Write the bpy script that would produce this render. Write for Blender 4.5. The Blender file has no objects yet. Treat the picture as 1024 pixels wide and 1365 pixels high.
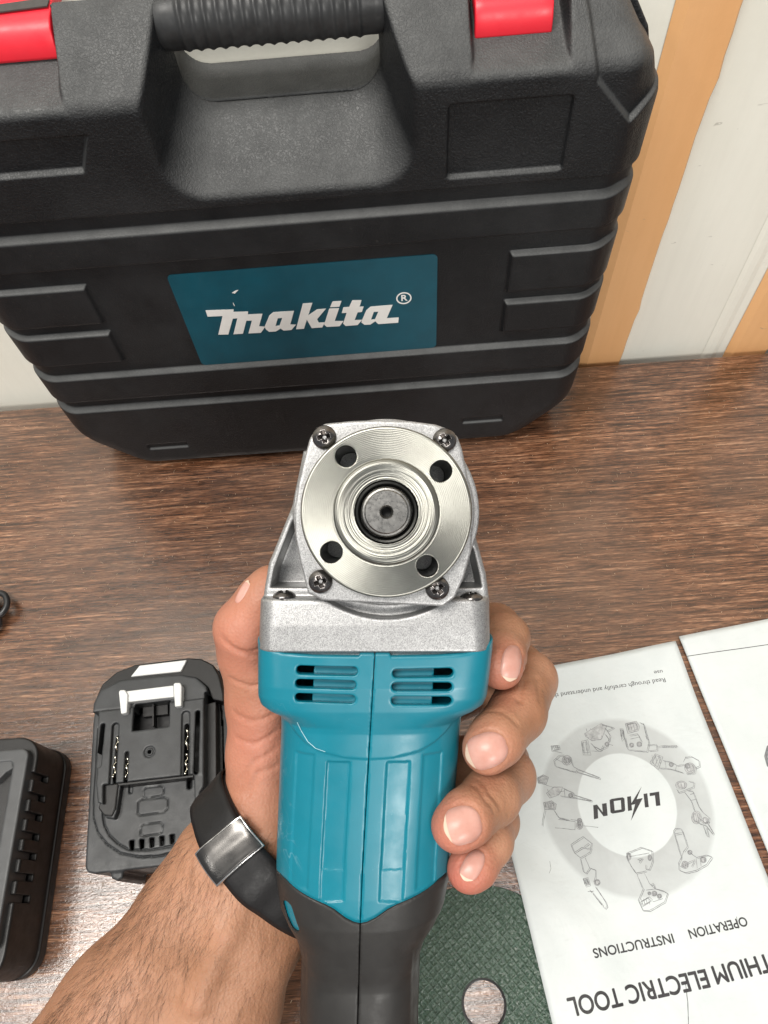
import bpy, math, random, time
import numpy as np
import openvdb as vdb
from mathutils import Matrix, Vector
T0 = time.time()
random.seed(4)
rng = np.random.default_rng(4)
scn = bpy.context.scene
col = scn.collection
rad = math.radians

# ------------------------------------------------------------------ camera
F = 960.0; CX, CY = 512.0, 682.5          # focal length and centre for a 1024 x 1365 picture
CAMZ = 0.47                                 # metres above the table
_n = np.array([58, 553, F]); _n /= np.linalg.norm(_n)
_xc = np.array([1, 0, 0.]) - _n * _n[0]; _xc /= np.linalg.norm(_xc)
B = np.array([_xc, np.cross(-_n, _xc), -_n])
_a = rad(-3.0085); B = np.array([[math.cos(_a), -math.sin(_a), 0], [math.sin(_a), math.cos(_a), 0], [0, 0, 1]]) @ B
cam_d = bpy.data.cameras.new('camera'); cam = bpy.data.objects.new('camera', cam_d); col.objects.link(cam)
scn.camera = cam
RC = np.stack([B @ [1, 0, 0], B @ [0, -1, 0], B @ [0, 0, -1]], axis=1)
CAMM = Matrix([[*RC[i], [0, 0, CAMZ][i]] for i in range(3)] + [[0, 0, 0, 1]])
cam.matrix_world = CAMM
cam_d.sensor_fit = 'HORIZONTAL'; cam_d.sensor_width = 36; cam_d.lens = 36 * F / 1024
cam_d.clip_start = 0.01; cam_d.clip_end = 50

# ------------------------------------------------------------------ light: a bright shop ceiling, and one lamp added for highlights
world = bpy.data.worlds.new('World'); scn.world = world; world.use_nodes = True
bg = world.node_tree.nodes['Background']
bg.inputs['Color'].default_value = (0.93, 0.965, 1.0, 1); bg.inputs['Strength'].default_value = 0.38
def area(name, loc, size, power, colr, rot=(0, 0, 0)):
    d = bpy.data.lights.new(name, 'AREA'); d.shape = 'RECTANGLE'; d.size, d.size_y = size
    d.energy = power; d.color = colr
    o = bpy.data.objects.new(name, d); col.objects.link(o); o.location = loc; o.rotation_euler = rot
area('flange_streak_lamp', (-1.75, -1.25, 2.2), (0.10, 1.25), 11, (1.0, 0.98, 0.94), (0, rad(-35), 0))  # added unseen strip lamp, set off to one side to streak the flange
area('ceiling_panel', (-0.58, -0.12, 2.3), (1.32, 0.62), 62, (1.0, 0.96, 0.90))
area('ceiling_panel', (0.9, -3.2, 2.3), (1.2, 0.9), 92, (1.0, 0.97, 0.92), (rad(52), 0, rad(14)))
scn.view_settings.view_transform = 'Standard'; scn.view_settings.look = 'None'
scn.view_settings.gamma = 1; scn.view_settings.use_curve_mapping = False
scn.view_settings.exposure = -0.12

# ------------------------------------------------------------------ helpers
def ray(px, py): return B @ np.array([(px - CX) / F, (py - CY) / F, 1.0])
def onz(px, py, z=0.0):
    r = ray(px, py); return np.array([0, 0, CAMZ]) + r * ((z - CAMZ) / r[2])
def ony(px, py, Y):
    r = ray(px, py); return np.array([0, 0, CAMZ]) + r * (Y / r[1])
def sd_poly(pts, X, Y):
    pts = np.asarray(pts, np.float32); n = len(pts)
    d = np.full(np.broadcast(X, Y).shape, 1e9, np.float32); s = np.ones(d.shape, np.float32)
    j = n - 1
    for i in range(n):
        ex, ey = pts[j] - pts[i]; wx = X - pts[i][0]; wy = Y - pts[i][1]
        t = np.clip((wx * ex + wy * ey) / (ex * ex + ey * ey + 1e-12), 0, 1)
        d = np.minimum(d, (wx - ex * t) ** 2 + (wy - ey * t) ** 2)
        c1 = Y >= pts[i][1]; c2 = Y < pts[j][1]; c3 = ex * wy > ey * wx
        s = np.where((c1 & c2 & c3) | (~c1 & ~c2 & ~c3), -s, s); j = i
    return s * np.sqrt(d)
def smin(a, b, k):
    h = np.clip(0.5 + 0.5 * (b - a) / k, 0, 1); return b + (a - b) * h - k * h * (1 - h)
def smax(a, b, k): return -smin(-a, -b, k)
def box2(X, Y, cx, cy, hx, hy, r=0.0):
    qx = np.abs(X - cx) - hx + r; qy = np.abs(Y - cy) - hy + r
    return np.sqrt(np.maximum(qx, 0) ** 2 + np.maximum(qy, 0) ** 2) + np.minimum(np.maximum(qx, qy), 0) - r
def seg2(X, Y, a, b, r):
    ex, ey = b[0] - a[0], b[1] - a[1]; wx = X - a[0]; wy = Y - a[1]
    t = np.clip((wx * ex + wy * ey) / (ex * ex + ey * ey + 1e-12), 0, 1)
    return np.sqrt((wx - ex * t) ** 2 + (wy - ey * t) ** 2) - r
def sstep(a, b, x):
    t = np.clip((x - a) / (b - a), 0, 1); return t * t * (3 - 2 * t)
def lookup(x, xs, ys):
    o = np.argsort(xs); return np.interp(x, np.array(xs, float)[o], np.array(ys, float)[o]).astype(np.float32)
def axes(lo, hi, v):
    r = [np.arange(lo[i], hi[i] + v, v, dtype=np.float32) for i in range(3)]
    return r[0][:, None, None], r[1][None, :, None], r[2][None, None, :]
def link(name, me, mat=None, parent=None):
    o = bpy.data.objects.new(name, me); col.objects.link(o)
    if mat is not None: me.materials.append(mat)
    if parent is not None: o.parent = parent
    return o
def mesh(name, V, Fc, mat=None, parent=None, smooth=True):
    me = bpy.data.meshes.new(name); me.from_pydata([tuple(map(float, v)) for v in V], [], [tuple(map(int, f)) for f in Fc])
    me.validate()
    if smooth: me.polygons.foreach_set('use_smooth', [True] * len(me.polygons))
    me.update(); return link(name, me, mat, parent)
def vdb_mesh(name, f, lo, vox, mat, parent, scale=1.0, off=(0, 0, 0)):
    f = np.ascontiguousarray(np.pad(f.astype(np.float32), 1, constant_values=float(vox)))
    g = vdb.FloatGrid(float(vox)); g.copyFromArray(f)
    p, q = g.convertToQuads(0.0)
    V = ((p - 1) * vox + np.array(lo)) * scale - np.array(off)
    me = bpy.data.meshes.new(name)
    me.vertices.add(len(V)); me.vertices.foreach_set('co', V.astype(np.float32).ravel())
    q = q[:, ::-1]
    me.loops.add(q.size); me.loops.foreach_set('vertex_index', q.astype(np.int32).ravel())
    me.polygons.add(len(q)); me.polygons.foreach_set('loop_start', np.arange(0, q.size, 4, dtype=np.int32))
    me.polygons.foreach_set('use_smooth', np.ones(len(q), bool))
    me.update(calc_edges=True)
    return link(name, me, mat, parent)
def lathe(name, prof, mat, parent, n=64, M=None):
    V, Fc = [], []
    for r, z in prof:
        for i in range(n):
            a = 2 * math.pi * i / n; V.append((r * math.cos(a), r * math.sin(a), z))
    for j in range(len(prof) - 1):
        for i in range(n):
            k = (i + 1) % n; Fc.append((j * n + i, j * n + k, (j + 1) * n + k, (j + 1) * n + i))
    if M is not None: V = [tuple(M @ Vector(v)) for v in V]
    o = mesh(name, V, Fc, mat, parent); o.data.set_sharp_from_angle(angle=rad(28)); return o
def tube(name, pts, r, mat, parent, n=10, caps=True):
    pts = [Vector(p) for p in pts]; V, Fc = [], []; up = Vector((0, 0, 1)); prev = None
    rr = r if isinstance(r, (list, tuple)) else [r] * len(pts)
    for i, p in enumerate(pts):
        t = (pts[min(i + 1, len(pts) - 1)] - pts[max(i - 1, 0)]).normalized()
        if prev is None: prev = up if abs(t.dot(up)) < .9 else Vector((1, 0, 0))
        s = (prev - t * prev.dot(t)).normalized(); prev = s; b = t.cross(s)
        for k in range(n):
            a = 2 * math.pi * k / n; V.append(p + (s * math.cos(a) + b * math.sin(a)) * rr[i])
    for j in range(len(pts) - 1):
        for k in range(n):
            m = (k + 1) % n; Fc.append((j * n + k, j * n + m, (j + 1) * n + m, (j + 1) * n + k))
    if caps: Fc.append(tuple(range(n))[::-1]); Fc.append(tuple(range((len(pts) - 1) * n, len(pts) * n)))
    return mesh(name, V, Fc, mat, parent)
def thing(name, label, cat, M=None, group=None, kind=None):
    o = bpy.data.objects.new(name, None); col.objects.link(o); o.empty_display_size = 0.02
    if M is not None: o.matrix_world = M
    o['label'] = label; o['category'] = cat
    if group: o['group'] = group
    if kind: o['kind'] = kind
    return o
def bevel(o, w, n=2):
    m = o.modifiers.new('bevel', 'BEVEL'); m.width = w; m.segments = n; m.limit_method = 'ANGLE'; m.angle_limit = rad(35)
    m.harden_normals = False
    return o
def prism(name, pts, z0, z1, mat, parent, bev=0.0, off=(0, 0, 0)):
    # pts: world xy outline at height z1, going straight down to z0
    n = len(pts); V = [(p[0] - off[0], p[1] - off[1], z0 - off[2]) for p in pts] + [(p[0] - off[0], p[1] - off[1], z1 - off[2]) for p in pts]
    A = sum(pts[i][0] * pts[(i + 1) % n][1] - pts[(i + 1) % n][0] * pts[i][1] for i in range(n))
    Fc = [tuple(range(n))[::-1], tuple(range(n, 2 * n))] + [(i, (i + 1) % n, n + (i + 1) % n, n + i) for i in range(n)]
    if A < 0: Fc = [f[::-1] for f in Fc]
    o = mesh(name, V, Fc, mat, parent, smooth=False)
    if bev: bevel(o, bev)
    return o

# ------------------------------------------------------------------ materials
def new_mat(name):
    m = bpy.data.materials.new(name); m.use_nodes = True; return m, m.node_tree, m.node_tree.nodes['Principled BSDF']
def N(nt, t, **kw):
    n = nt.nodes.new(t)
    for k, v in kw.items():
        if k in n.inputs.keys(): n.inputs[k].default_value = v
        else: setattr(n, k, v)
    return n
def coords(nt, scale=(1, 1, 1), kind='Object', rot=(0, 0, 0)):
    c = N(nt, 'ShaderNodeTexCoord'); mp = N(nt, 'ShaderNodeMapping'); mp.inputs['Scale'].default_value = scale
    mp.inputs['Rotation'].default_value = rot
    nt.links.new(c.outputs[kind], mp.inputs[0]); return mp.outputs[0]
def noise(nt, vec, scale, detail=4, rough=.6, dist=0):
    n = N(nt, 'ShaderNodeTexNoise'); n.inputs['Scale'].default_value = scale; n.inputs['Detail'].default_value = detail
    n.inputs['Roughness'].default_value = rough; n.inputs['Distortion'].default_value = dist
    nt.links.new(vec, n.inputs['Vector']); return n.outputs[0]
def ramp(nt, fac, stops):
    r = N(nt, 'ShaderNodeValToRGB'); e = r.color_ramp.elements
    while len(e) < len(stops): e.new(0.5)
    for i, (p, c) in enumerate(stops):
        e[i].position = p; e[i].color = (*c, 1) if not isinstance(c, (int, float)) else (c, c, c, 1)
    nt.links.new(fac, r.inputs[0]); return r.outputs[0]
def mix(nt, a, b, fac, mode='MIX'):
    m = N(nt, 'ShaderNodeMix', data_type='RGBA', blend_type=mode)
    for s, v in ((6, a), (7, b), (0, fac)):
        if hasattr(v, 'links'): nt.links.new(v, m.inputs[s])
        else: m.inputs[s].default_value = v if isinstance(v, (int, float)) else (*v, 1)
    return m.outputs[2]
def math_(nt, op, a, b=0.0):
    m = N(nt, 'ShaderNodeMath', operation=op)
    for s, v in ((0, a), (1, b)):
        if hasattr(v, 'links'): nt.links.new(v, m.inputs[s])
        else: m.inputs[s].default_value = v
    return m.outputs[0]
def bump(nt, bs, h, strength, dist, prev=None):
    b = N(nt, 'ShaderNodeBump'); b.inputs['Strength'].default_value = strength; b.inputs['Distance'].default_value = dist
    nt.links.new(h, b.inputs['Height'])
    if prev is not None: nt.links.new(prev, b.inputs['Normal'])
    nt.links.new(b.outputs[0], bs.inputs['Normal']); return b.outputs[0]
def simple(name, c, rough=.5, metal=0., var=.15, vs=120, bs_=900, bstr=.15, bd=.0002, spec=.5):
    m, nt, b = new_mat(name); v = coords(nt)
    n1 = noise(nt, v, vs, 5)
    lo = [x * (1 - var) for x in c]; hi = [min(1, x * (1 + var)) for x in c]
    nt.links.new(ramp(nt, n1, [(.3, lo), (.7, hi)]), b.inputs['Base Color'])
    nt.links.new(ramp(nt, noise(nt, v, vs * 2.3, 4), [(.3, rough * .82), (.7, min(1, rough * 1.18))]), b.inputs['Roughness'])
    b.inputs['Metallic'].default_value = metal; b.inputs['Specular IOR Level'].default_value = spec
    if bstr: bump(nt, b, noise(nt, v, bs_, 3), bstr, bd)
    return m

def mat_case(name, amt=1.0):
    m, nt, b = new_mat(name); v = coords(nt)
    dust = ramp(nt, noise(nt, v, 18, 6, .65), [(.42, (.0088, .0096, .0108)), (.72, (.020, .021, .0225))])
    # dust on what faces up, with overhead light painted in as paler grey
    g = N(nt, 'ShaderNodeNewGeometry'); sx = N(nt, 'ShaderNodeSeparateXYZ'); nt.links.new(g.outputs['Normal'], sx.inputs[0])
    up = math_(nt, 'MULTIPLY', ramp(nt, sx.outputs[2], [(.15, 0.), (.75, 1.)]), ramp(nt, noise(nt, v, 60, 5, .7), [(.3, .55), (.75, 1.)]))
    c = mix(nt, dust, (.105, .107, .106), math_(nt, 'MULTIPLY', up, .8))
    sp = ramp(nt, noise(nt, v, 420, 2, .5), [(.72, 0.), (.8, .35)])
    c = mix(nt, c, (.11, .107, .10), math_(nt, 'MULTIPLY', sp, .6))
    b.inputs['Specular IOR Level'].default_value = .27
    nt.links.new(c, b.inputs['Base Color'])
    nt.links.new(ramp(nt, noise(nt, v, 35, 5), [(.3, .36), (.7, .56)]), b.inputs['Roughness'])
    h = ramp(nt, noise(nt, v, 880, 2, .5, .6), [(.40, 0.), (.60, 1.)])
    p = N(nt, 'ShaderNodeSeparateXYZ'); nt.links.new(coords(nt), p.inputs[0])
    hz = ramp(nt, p.outputs[2], [(.222, .22), (.2325, 1.)])
    bump(nt, b, math_(nt, 'MULTIPLY', h, hz), .45 * amt, .0005)
    return m
M_case = mat_case('black_moulded_plastic')
M_handle = simple('black_handle_plastic', (.030, .031, .032), .42, var=.3, spec=.35, bstr=.25, bs_=500)
M_red = simple('red_plastic', (.74, .018, .035), .42, var=.07, vs=40, bstr=.1)
M_tape = simple('black_tape', (.05, .048, .045), .6, var=.2, bstr=.5, bs_=700)
M_label = simple('petrol_label_print', (.003, .068, .100), .34, var=.12, vs=60, bstr=.12)
M_white = simple('white_print', (.78, .77, .74), .5, var=.04, bstr=0)
M_teal = simple('teal_plastic', (.002, .160, .222), .36, var=.05, vs=50, bs_=1600, bstr=.12, bd=.00008)
nt_ = M_teal.node_tree; bs_n = nt_.nodes['Principled BSDF']; src = bs_n.inputs['Base Color'].links[0].from_socket; v_t = coords(nt_)
scr_ = math_(nt_, 'MULTIPLY', ramp(nt_, noise(nt_, v_t, 38, 2, .5, 2.6), [(.488, 0.), (.5, 1.), (.512, 0.)]), ramp(nt_, noise(nt_, v_t, 24, 2), [(.55, 0.), (.68, .35)]))
scr_ = math_(nt_, 'ADD', scr_, ramp(nt_, noise(nt_, v_t, 900, 2, .5), [(.73, 0.), (.8, .25)]))
nt_.links.new(mix(nt_, src, (.20, .36, .42), scr_), bs_n.inputs['Base Color'])
M_rubber = simple('black_rubber', (.022, .021, .020), .47, spec=.35, var=.15, vs=90, bs_=1700, bstr=.2, bd=.0001)
M_dark = simple('dark_interior', (.012, .012, .013), .6, bstr=0)
M_steel = simple('screw_steel', (.16, .15, .145), .24, metal=1., var=.25, vs=600, bs_=1500, bstr=.1)
M_spindle = simple('spindle_steel', (.24, .235, .225), .30, metal=1., var=.2, vs=500, bs_=1200, bstr=.12)
M_spdark = simple('oiled_black_steel', (.03, .03, .028), .3, metal=.9, bstr=.1)
M_batt = simple('graphite_plastic', (.036, .038, .040), .42, var=.3, spec=.4, vs=70, bs_=1300, bstr=.3)
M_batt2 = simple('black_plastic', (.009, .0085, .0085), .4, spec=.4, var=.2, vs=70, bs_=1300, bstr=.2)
M_charg = simple('charger_black_plastic', (.009, .0085, .0085), .45, var=.2, vs=70, bs_=1300, bstr=.2)
M_charg2 = simple('charger_grey_plastic', (.06, .062, .064), .45, var=.15, vs=70, bs_=1300, bstr=.2)
M_wplast = simple('white_plastic', (.72, .73, .72), .38, var=.04, bstr=.05)
M_gold = simple('contact_metal', (.70, .67, .58), .22, metal=1., var=.15, bstr=0)
M_ink = simple('black_ink', (.03, .028, .03), .55, var=.5, vs=700, bstr=0)
M_ink2 = simple('grey_ink', (.17, .175, .18), .7, var=.4, vs=900, bstr=0)
M_strap = simple('black_leather', (.008, .0075, .008), .48, spec=.35, var=.2, vs=160, bs_=900, bstr=.3)
M_cdark = simple('dark_brushed_steel', (.12, .115, .11), .27, metal=1., var=.05, vs=60, bs_=600, bstr=.04)
M_clasp = simple('polished_steel', (.62, .61, .60), .2, metal=1., var=.1, vs=300, bs_=600, bstr=.04)
M_cable = simple('black_cable', (.015, .015, .016), .4, bstr=.1)
M_hair = simple('dark_hair', (.035, .018, .010), .5, bstr=0)

# sparkling cast silver paint
m, nt, b = new_mat('silver_sparkle_paint'); v = coords(nt)
vo = N(nt, 'ShaderNodeTexVoronoi'); vo.inputs['Scale'].default_value = 4200; nt.links.new(v, vo.inputs['Vector'])
fl = ramp(nt, vo.outputs['Color'], [(.12, .25), (.88, .52)])
nt.links.new(mix(nt, fl, ramp(nt, noise(nt, v, 70, 4), [(.3, .85), (.7, 1.)]), 1.0, 'MULTIPLY'), b.inputs['Base Color'])
b.inputs['Metallic'].default_value = .7; b.inputs['Roughness'].default_value = .4
b2 = N(nt, 'ShaderNodeBump'); b2.inputs['Strength'].default_value = .42; b2.inputs['Distance'].default_value = .0001
nt.links.new(vo.outputs['Color'], b2.inputs['Height'])
bump(nt, b, noise(nt, v, 900, 3), .14, .0001, b2.outputs[0])
M_silver = m
# lathe turned flange face
m, nt, b = new_mat('turned_steel'); v = coords(nt)
b.inputs['Metallic'].default_value = 1.0; b.inputs['Roughness'].default_value = .44
b.inputs['Anisotropic'].default_value = 1.0
tg = N(nt, 'ShaderNodeTangent', direction_type='RADIAL', axis='Z'); nt.links.new(tg.outputs[0], b.inputs['Tangent'])
nt.links.new(ramp(nt, noise(nt, v, 90, 5), [(.3, (.32, .318, .285)), (.7, (.41, .408, .37))]), b.inputs['Base Color'])
ln = N(nt, 'ShaderNodeVectorMath', operation='LENGTH')
sc_ = N(nt, 'ShaderNodeVectorMath', operation='MULTIPLY'); sc_.inputs[1].default_value = (1, 1, 0)
nt.links.new(v, sc_.inputs[0]); nt.links.new(sc_.outputs[0], ln.inputs[0])
w = math_(nt, 'SINE', math_(nt, 'MULTIPLY', ln.outputs['Value'], 2 * math.pi / .00055))
w2 = noise(nt, v, 1500, 2)
bump(nt, b, math_(nt, 'ADD', w, w2), .26, .00004)
M_flange = m
# skin
m, nt, b = new_mat('skin'); v = coords(nt)
at = N(nt, 'ShaderNodeAttribute', attribute_name='blush')
base = ramp(nt, noise(nt, v, 45, 5, .6), [(.3, (.310, .150, .082)), (.7, (.435, .225, .138))])
base = mix(nt, base, (.50, .145, .11), at.outputs['Fac'])
base = mix(nt, base, (.42, .19, .13), ramp(nt, noise(nt, v, 150, 4, .7), [(.55, 0.), (.8, .35)]))
nt.links.new(base, b.inputs['Base Color'])
b.inputs['Roughness'].default_value = .5; b.inputs['Specular IOR Level'].default_value = .38
b.inputs['Subsurface Weight'].default_value = .16; b.inputs['Subsurface Radius'].default_value = (1.0, .35, .2); b.inputs['Subsurface Scale'].default_value = .0035
vo = N(nt, 'ShaderNodeTexVoronoi'); vo.inputs['Scale'].default_value = 900; nt.links.new(v, vo.inputs['Vector'])
b2 = N(nt, 'ShaderNodeBump'); b2.inputs['Strength'].default_value = .6; b2.inputs['Distance'].default_value = .0006
nt.links.new(noise(nt, coords(nt, (1, .35, 1)), 190, 5, .65), b2.inputs['Height'])
bump(nt, b, vo.outputs['Distance'], .45, .0003, b2.outputs[0])
M_skin = m
m, nt, b = new_mat('fingernail'); v = coords(nt)
nt.links.new(ramp(nt, noise(nt, v, 160, 3), [(.3, (.50, .25, .20)), (.7, (.58, .33, .275))]), b.inputs['Base Color'])
b.inputs['Roughness'].default_value = .32; b.inputs['Specular IOR Level'].default_value = .35; b.inputs['Subsurface Weight'].default_value = .15
b.inputs['Subsurface Radius'].default_value = (1, .4, .3); b.inputs['Subsurface Scale'].default_value = .002
bump(nt, b, noise(nt, v, 500, 2), .08, .0001)
M_nail = m
M_nailtip = simple('nail_edge', (.66, .50, .38), .35, var=.05, bstr=0)
# table
m, nt, b = new_mat('dark_wood_laminate')
v1 = coords(nt, (5, 120, 1), rot=(0, 0, rad(1.0))); v2 = coords(nt, (15, 330, 1), rot=(0, 0, rad(1.0))); v3 = coords(nt)
big = noise(nt, coords(nt, (3.2, 17, 1)), 1.6, 5, .6, .9)
g1 = noise(nt, v1, 3.2, 6, .68, .35); g2 = noise(nt, v2, 1.5, 6, .74, .45)
cA = ramp(nt, g2, [(.33, (.020, .0095, .005)), (.45, (.075, .036, .020)), (.56, (.165, .092, .056)), (.68, (.34, .225, .15))])
cB = ramp(nt, g1, [(.34, .42), (.5, 1.), (.66, 1.3)])
c = mix(nt, cA, cB, .85, 'MULTIPLY')
g3 = noise(nt, coords(nt, (90, 1500, 1), rot=(0, 0, rad(1.0))), 1.3, 3, .6, .2)
c = mix(nt, c, ramp(nt, g3, [(.38, .34), (.5, 1.), (.62, 1.5)]), 1.0, 'MULTIPLY')
c = mix(nt, c, (1.13, .95, .83), 1.0, 'MULTIPLY')
po = noise(nt, coords(nt, (34, 900, 1)), 1.2, 2, .5)
c = mix(nt, c, (.018, .009, .005), ramp(nt, po, [(.62, 0.), (.70, .6)]))
c = mix(nt, c, ramp(nt, big, [(.33, (.62, .55, .5)), (.5, (1., .97, .95)), (.7, (1.28, 1.28, 1.28))]), 1.0, 'MULTIPLY')
# paler brown patches scattered by noise
c = mix(nt, c, (.17, .115, .085), ramp(nt, noise(nt, v3, 7, 4), [(.42, 0.), (.68, .38)]))
sp = ramp(nt, noise(nt, coords(nt, (1, 2.2, 1)), 520, 3, .6, .8), [(.66, 0.), (.76, .7)])
c = mix(nt, c, (.42, .28, .18), sp)
nt.links.new(c, b.inputs['Base Color'])
nt.links.new(ramp(nt, g2, [(.3, .21), (.7, .12)]), b.inputs['Roughness'])
b2 = N(nt, 'ShaderNodeBump'); b2.inputs['Strength'].default_value = .3; b2.inputs['Distance'].default_value = .0003; b.inputs['Specular IOR Level'].default_value = 1.0
nt.links.new(g2, b2.inputs['Height'])
bump(nt, b, noise(nt, coords(nt, (1, 1.6, 1)), 430, 4, .6, .7), .42, .0004, b2.outputs[0])
M_table = m
def mat_wall(name, cA, cB, rough):
    m, nt, b = new_mat(name); v = coords(nt)
    c = ramp(nt, noise(nt, coords(nt, (1, 1, .35)), 9, 6, .6), [(.3, cA), (.7, cB)])
    c = mix(nt, c, tuple(x * .8 for x in cA), ramp(nt, noise(nt, coords(nt, (3.2, 1, .16)), 40, 5, .7), [(.45, 0.), (.75, .15)]))
    c = mix(nt, c, (.25, .22, .18), ramp(nt, noise(nt, coords(nt, (1, 1, 1.6)), 26, 3, .5, 2.2), [(.70, 0.), (.735, .55), (.74, 0.)]))
    c = mix(nt, c, tuple(x * .62 for x in cA), ramp(nt, noise(nt, coords(nt, (1, 1, .5)), 55, 5, .75, .5), [(.66, 0.), (.8, .4)]))
    nt.links.new(c, b.inputs['Base Color']); b.inputs['Roughness'].default_value = rough
    bump(nt, b, noise(nt, v, 160, 5), .22, .0006); return m
M_wall = mat_wall('cream_white_paint', (.79, .775, .68), (.88, .87, .78), .45)
M_orange = mat_wall('orange_paint', (.76, .40, .165), (.84, .49, .235), .5)
# booklet paper
def mat_paper(name, ring=None):
    m, nt, b = new_mat(name); v = coords(nt)
    c = ramp(nt, noise(nt, v, 22, 6, .6), [(.3, (.56, .60, .60)), (.7, (.64, .675, .67))])
    c = mix(nt, c, (.50, .52, .515), ramp(nt, noise(nt, coords(nt, (1, 3, 1)), 150, 5, .7), [(.55, 0.), (.8, .35)]))
    if ring:
        cx, cy, r0, r1 = ring
        s = N(nt, 'ShaderNodeVectorMath', operation='SUBTRACT'); s.inputs[1].default_value = (cx, cy, 0); nt.links.new(v, s.inputs[0])
        s2 = N(nt, 'ShaderNodeVectorMath', operation='MULTIPLY'); s2.inputs[1].default_value = (1, 1, 0); nt.links.new(s.outputs[0], s2.inputs[0])
        l = N(nt, 'ShaderNodeVectorMath', operation='LENGTH'); nt.links.new(s2.outputs[0], l.inputs[0])
        rr = math_(nt, 'MULTIPLY', math_(nt, 'ADD', l.outputs['Value'], math_(nt, 'MULTIPLY', math_(nt, 'SUBTRACT', noise(nt, v, 60, 2), .5), .0012)), 12.0); r0 *= 12; r1 *= 12
        k = ramp(nt, rr, [(r0 - .004, 0.), (r0 + .004, 1.), (r1 - .02, .75), (r1 + .012, 0.)])
        k = math_(nt, 'MULTIPLY', k, ramp(nt, noise(nt, v, 38, 4), [(.3, .55), (.7, .95)]))
        c = mix(nt, c, (.38, .395, .392), k)
        pass
    nt.links.new(c, b.inputs['Base Color']); b.inputs['Roughness'].default_value = .5
    b2 = N(nt, 'ShaderNodeBump'); b2.inputs['Strength'].default_value = .5; b2.inputs['Distance'].default_value = .0012
    nt.links.new(noise(nt, v, 30, 3, .55, 1.2), b2.inputs['Height'])
    bump(nt, b, noise(nt, v, 260, 4), .15, .0004, b2.outputs[0]); return m

# ------------------------------------------------------------------ table and wall
WALLY = 0.4095
tb = thing('table', 'dark brown wood-grain table that everything in the picture stands on', 'table', Matrix.Translation((0, -.3, -.75)))
V = [(-1.1, -1.1, 0), (1.1, -1.1, 0), (1.1, .3985, 0), (-1.1, .3985, 0)]
o = prism('table_top', [(v[0], v[1]) for v in V], -.028, 0, M_table, tb, .0015, off=(0, -.3, -.75))
for sx in (-1, 1):
    for yy in (-1.03, .33):
        prism('leg', [(sx * 1.03 + a * .025, yy + b_ * .025) for a, b_ in ((-1, -1), (1, -1), (1, 1), (-1, 1))], -.75, -.0282, M_table, tb, .002, off=(0, -.3, -.75))
fl = prism('floor', [(-4, -4), (4, -4), (4, 2), (-4, 2)], -.8, -.7502, simple('grey_floor', (.30, .29, .27), .5, bstr=.1), None)
fl['kind'] = 'structure'
wl = thing('wall', 'cream wall with upright orange painted strips behind the tool case', 'wall', Matrix.Translation((0, WALLY, -.75)))
wo = (0, WALLY, -.75)
prism('wall_sheet', [(-2.5, WALLY), (2.5, WALLY), (2.5, WALLY + .03), (-2.5, WALLY + .03)], -.749, 1.2, M_wall, wl, off=wo)
# strip positions from where they meet the table edge
xa = ony(770, 488, WALLY)[0]; xb = ony(825.7, 483.3, WALLY)[0]; xc2 = ony(962, 476, WALLY)[0]
def strip(x0, x1):
    V, Fc = [], []; nz = 160; d = .0035
    for i in range(nz + 1):
        z = -.745 + 1.9 * i / nz
        w0 = .0005 * math.sin(z * 41) * math.sin(z * 17 + 1) + random.uniform(-.0003, .0003) + (.0014 if random.random() < .06 else 0)
        for x, y in ((x0, WALLY - .0006), (x0 + .0065, WALLY - d), (x1 - .002 + w0, WALLY - d), (x1 + w0, WALLY - .0006)):
            V.append((x, y - WALLY, z + .75))
    for i in range(nz):
        for k in range(3):
            a = i * 4 + k; Fc.append((a, a + 1, a + 5, a + 4))
    n0 = len(V)
    return mesh('painted_strip', V, Fc, M_orange, wl, smooth=False)
strip(xa, xb); strip(xc2, xc2 + (xb - xa))
for x0_, w_ in ((xc2 - .019, .012), (-.43, .01)):     # shallow folds pressed into the sheet
    V = []
    for z in (-.745, 1.15):
        for k, (dx, dy) in enumerate(((0, -.0003), (w_ * .3, -.0012), (w_ * .7, -.0012), (w_, -.0003))): V.append((x0_ + dx, dy, z + .75))
    mesh('pressed_fold', V, [(k, k + 1, k + 5, k + 4) for k in range(3)], M_wall, wl, smooth=False)
pitch = xc2 - xa
for k in (1, 2): strip(xa + (k + (1 if k > 0 else 0)) * pitch - (0 if k > 0 else 0), xa + (k + (1 if k > 0 else 0)) * pitch + (xb - xa))

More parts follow.
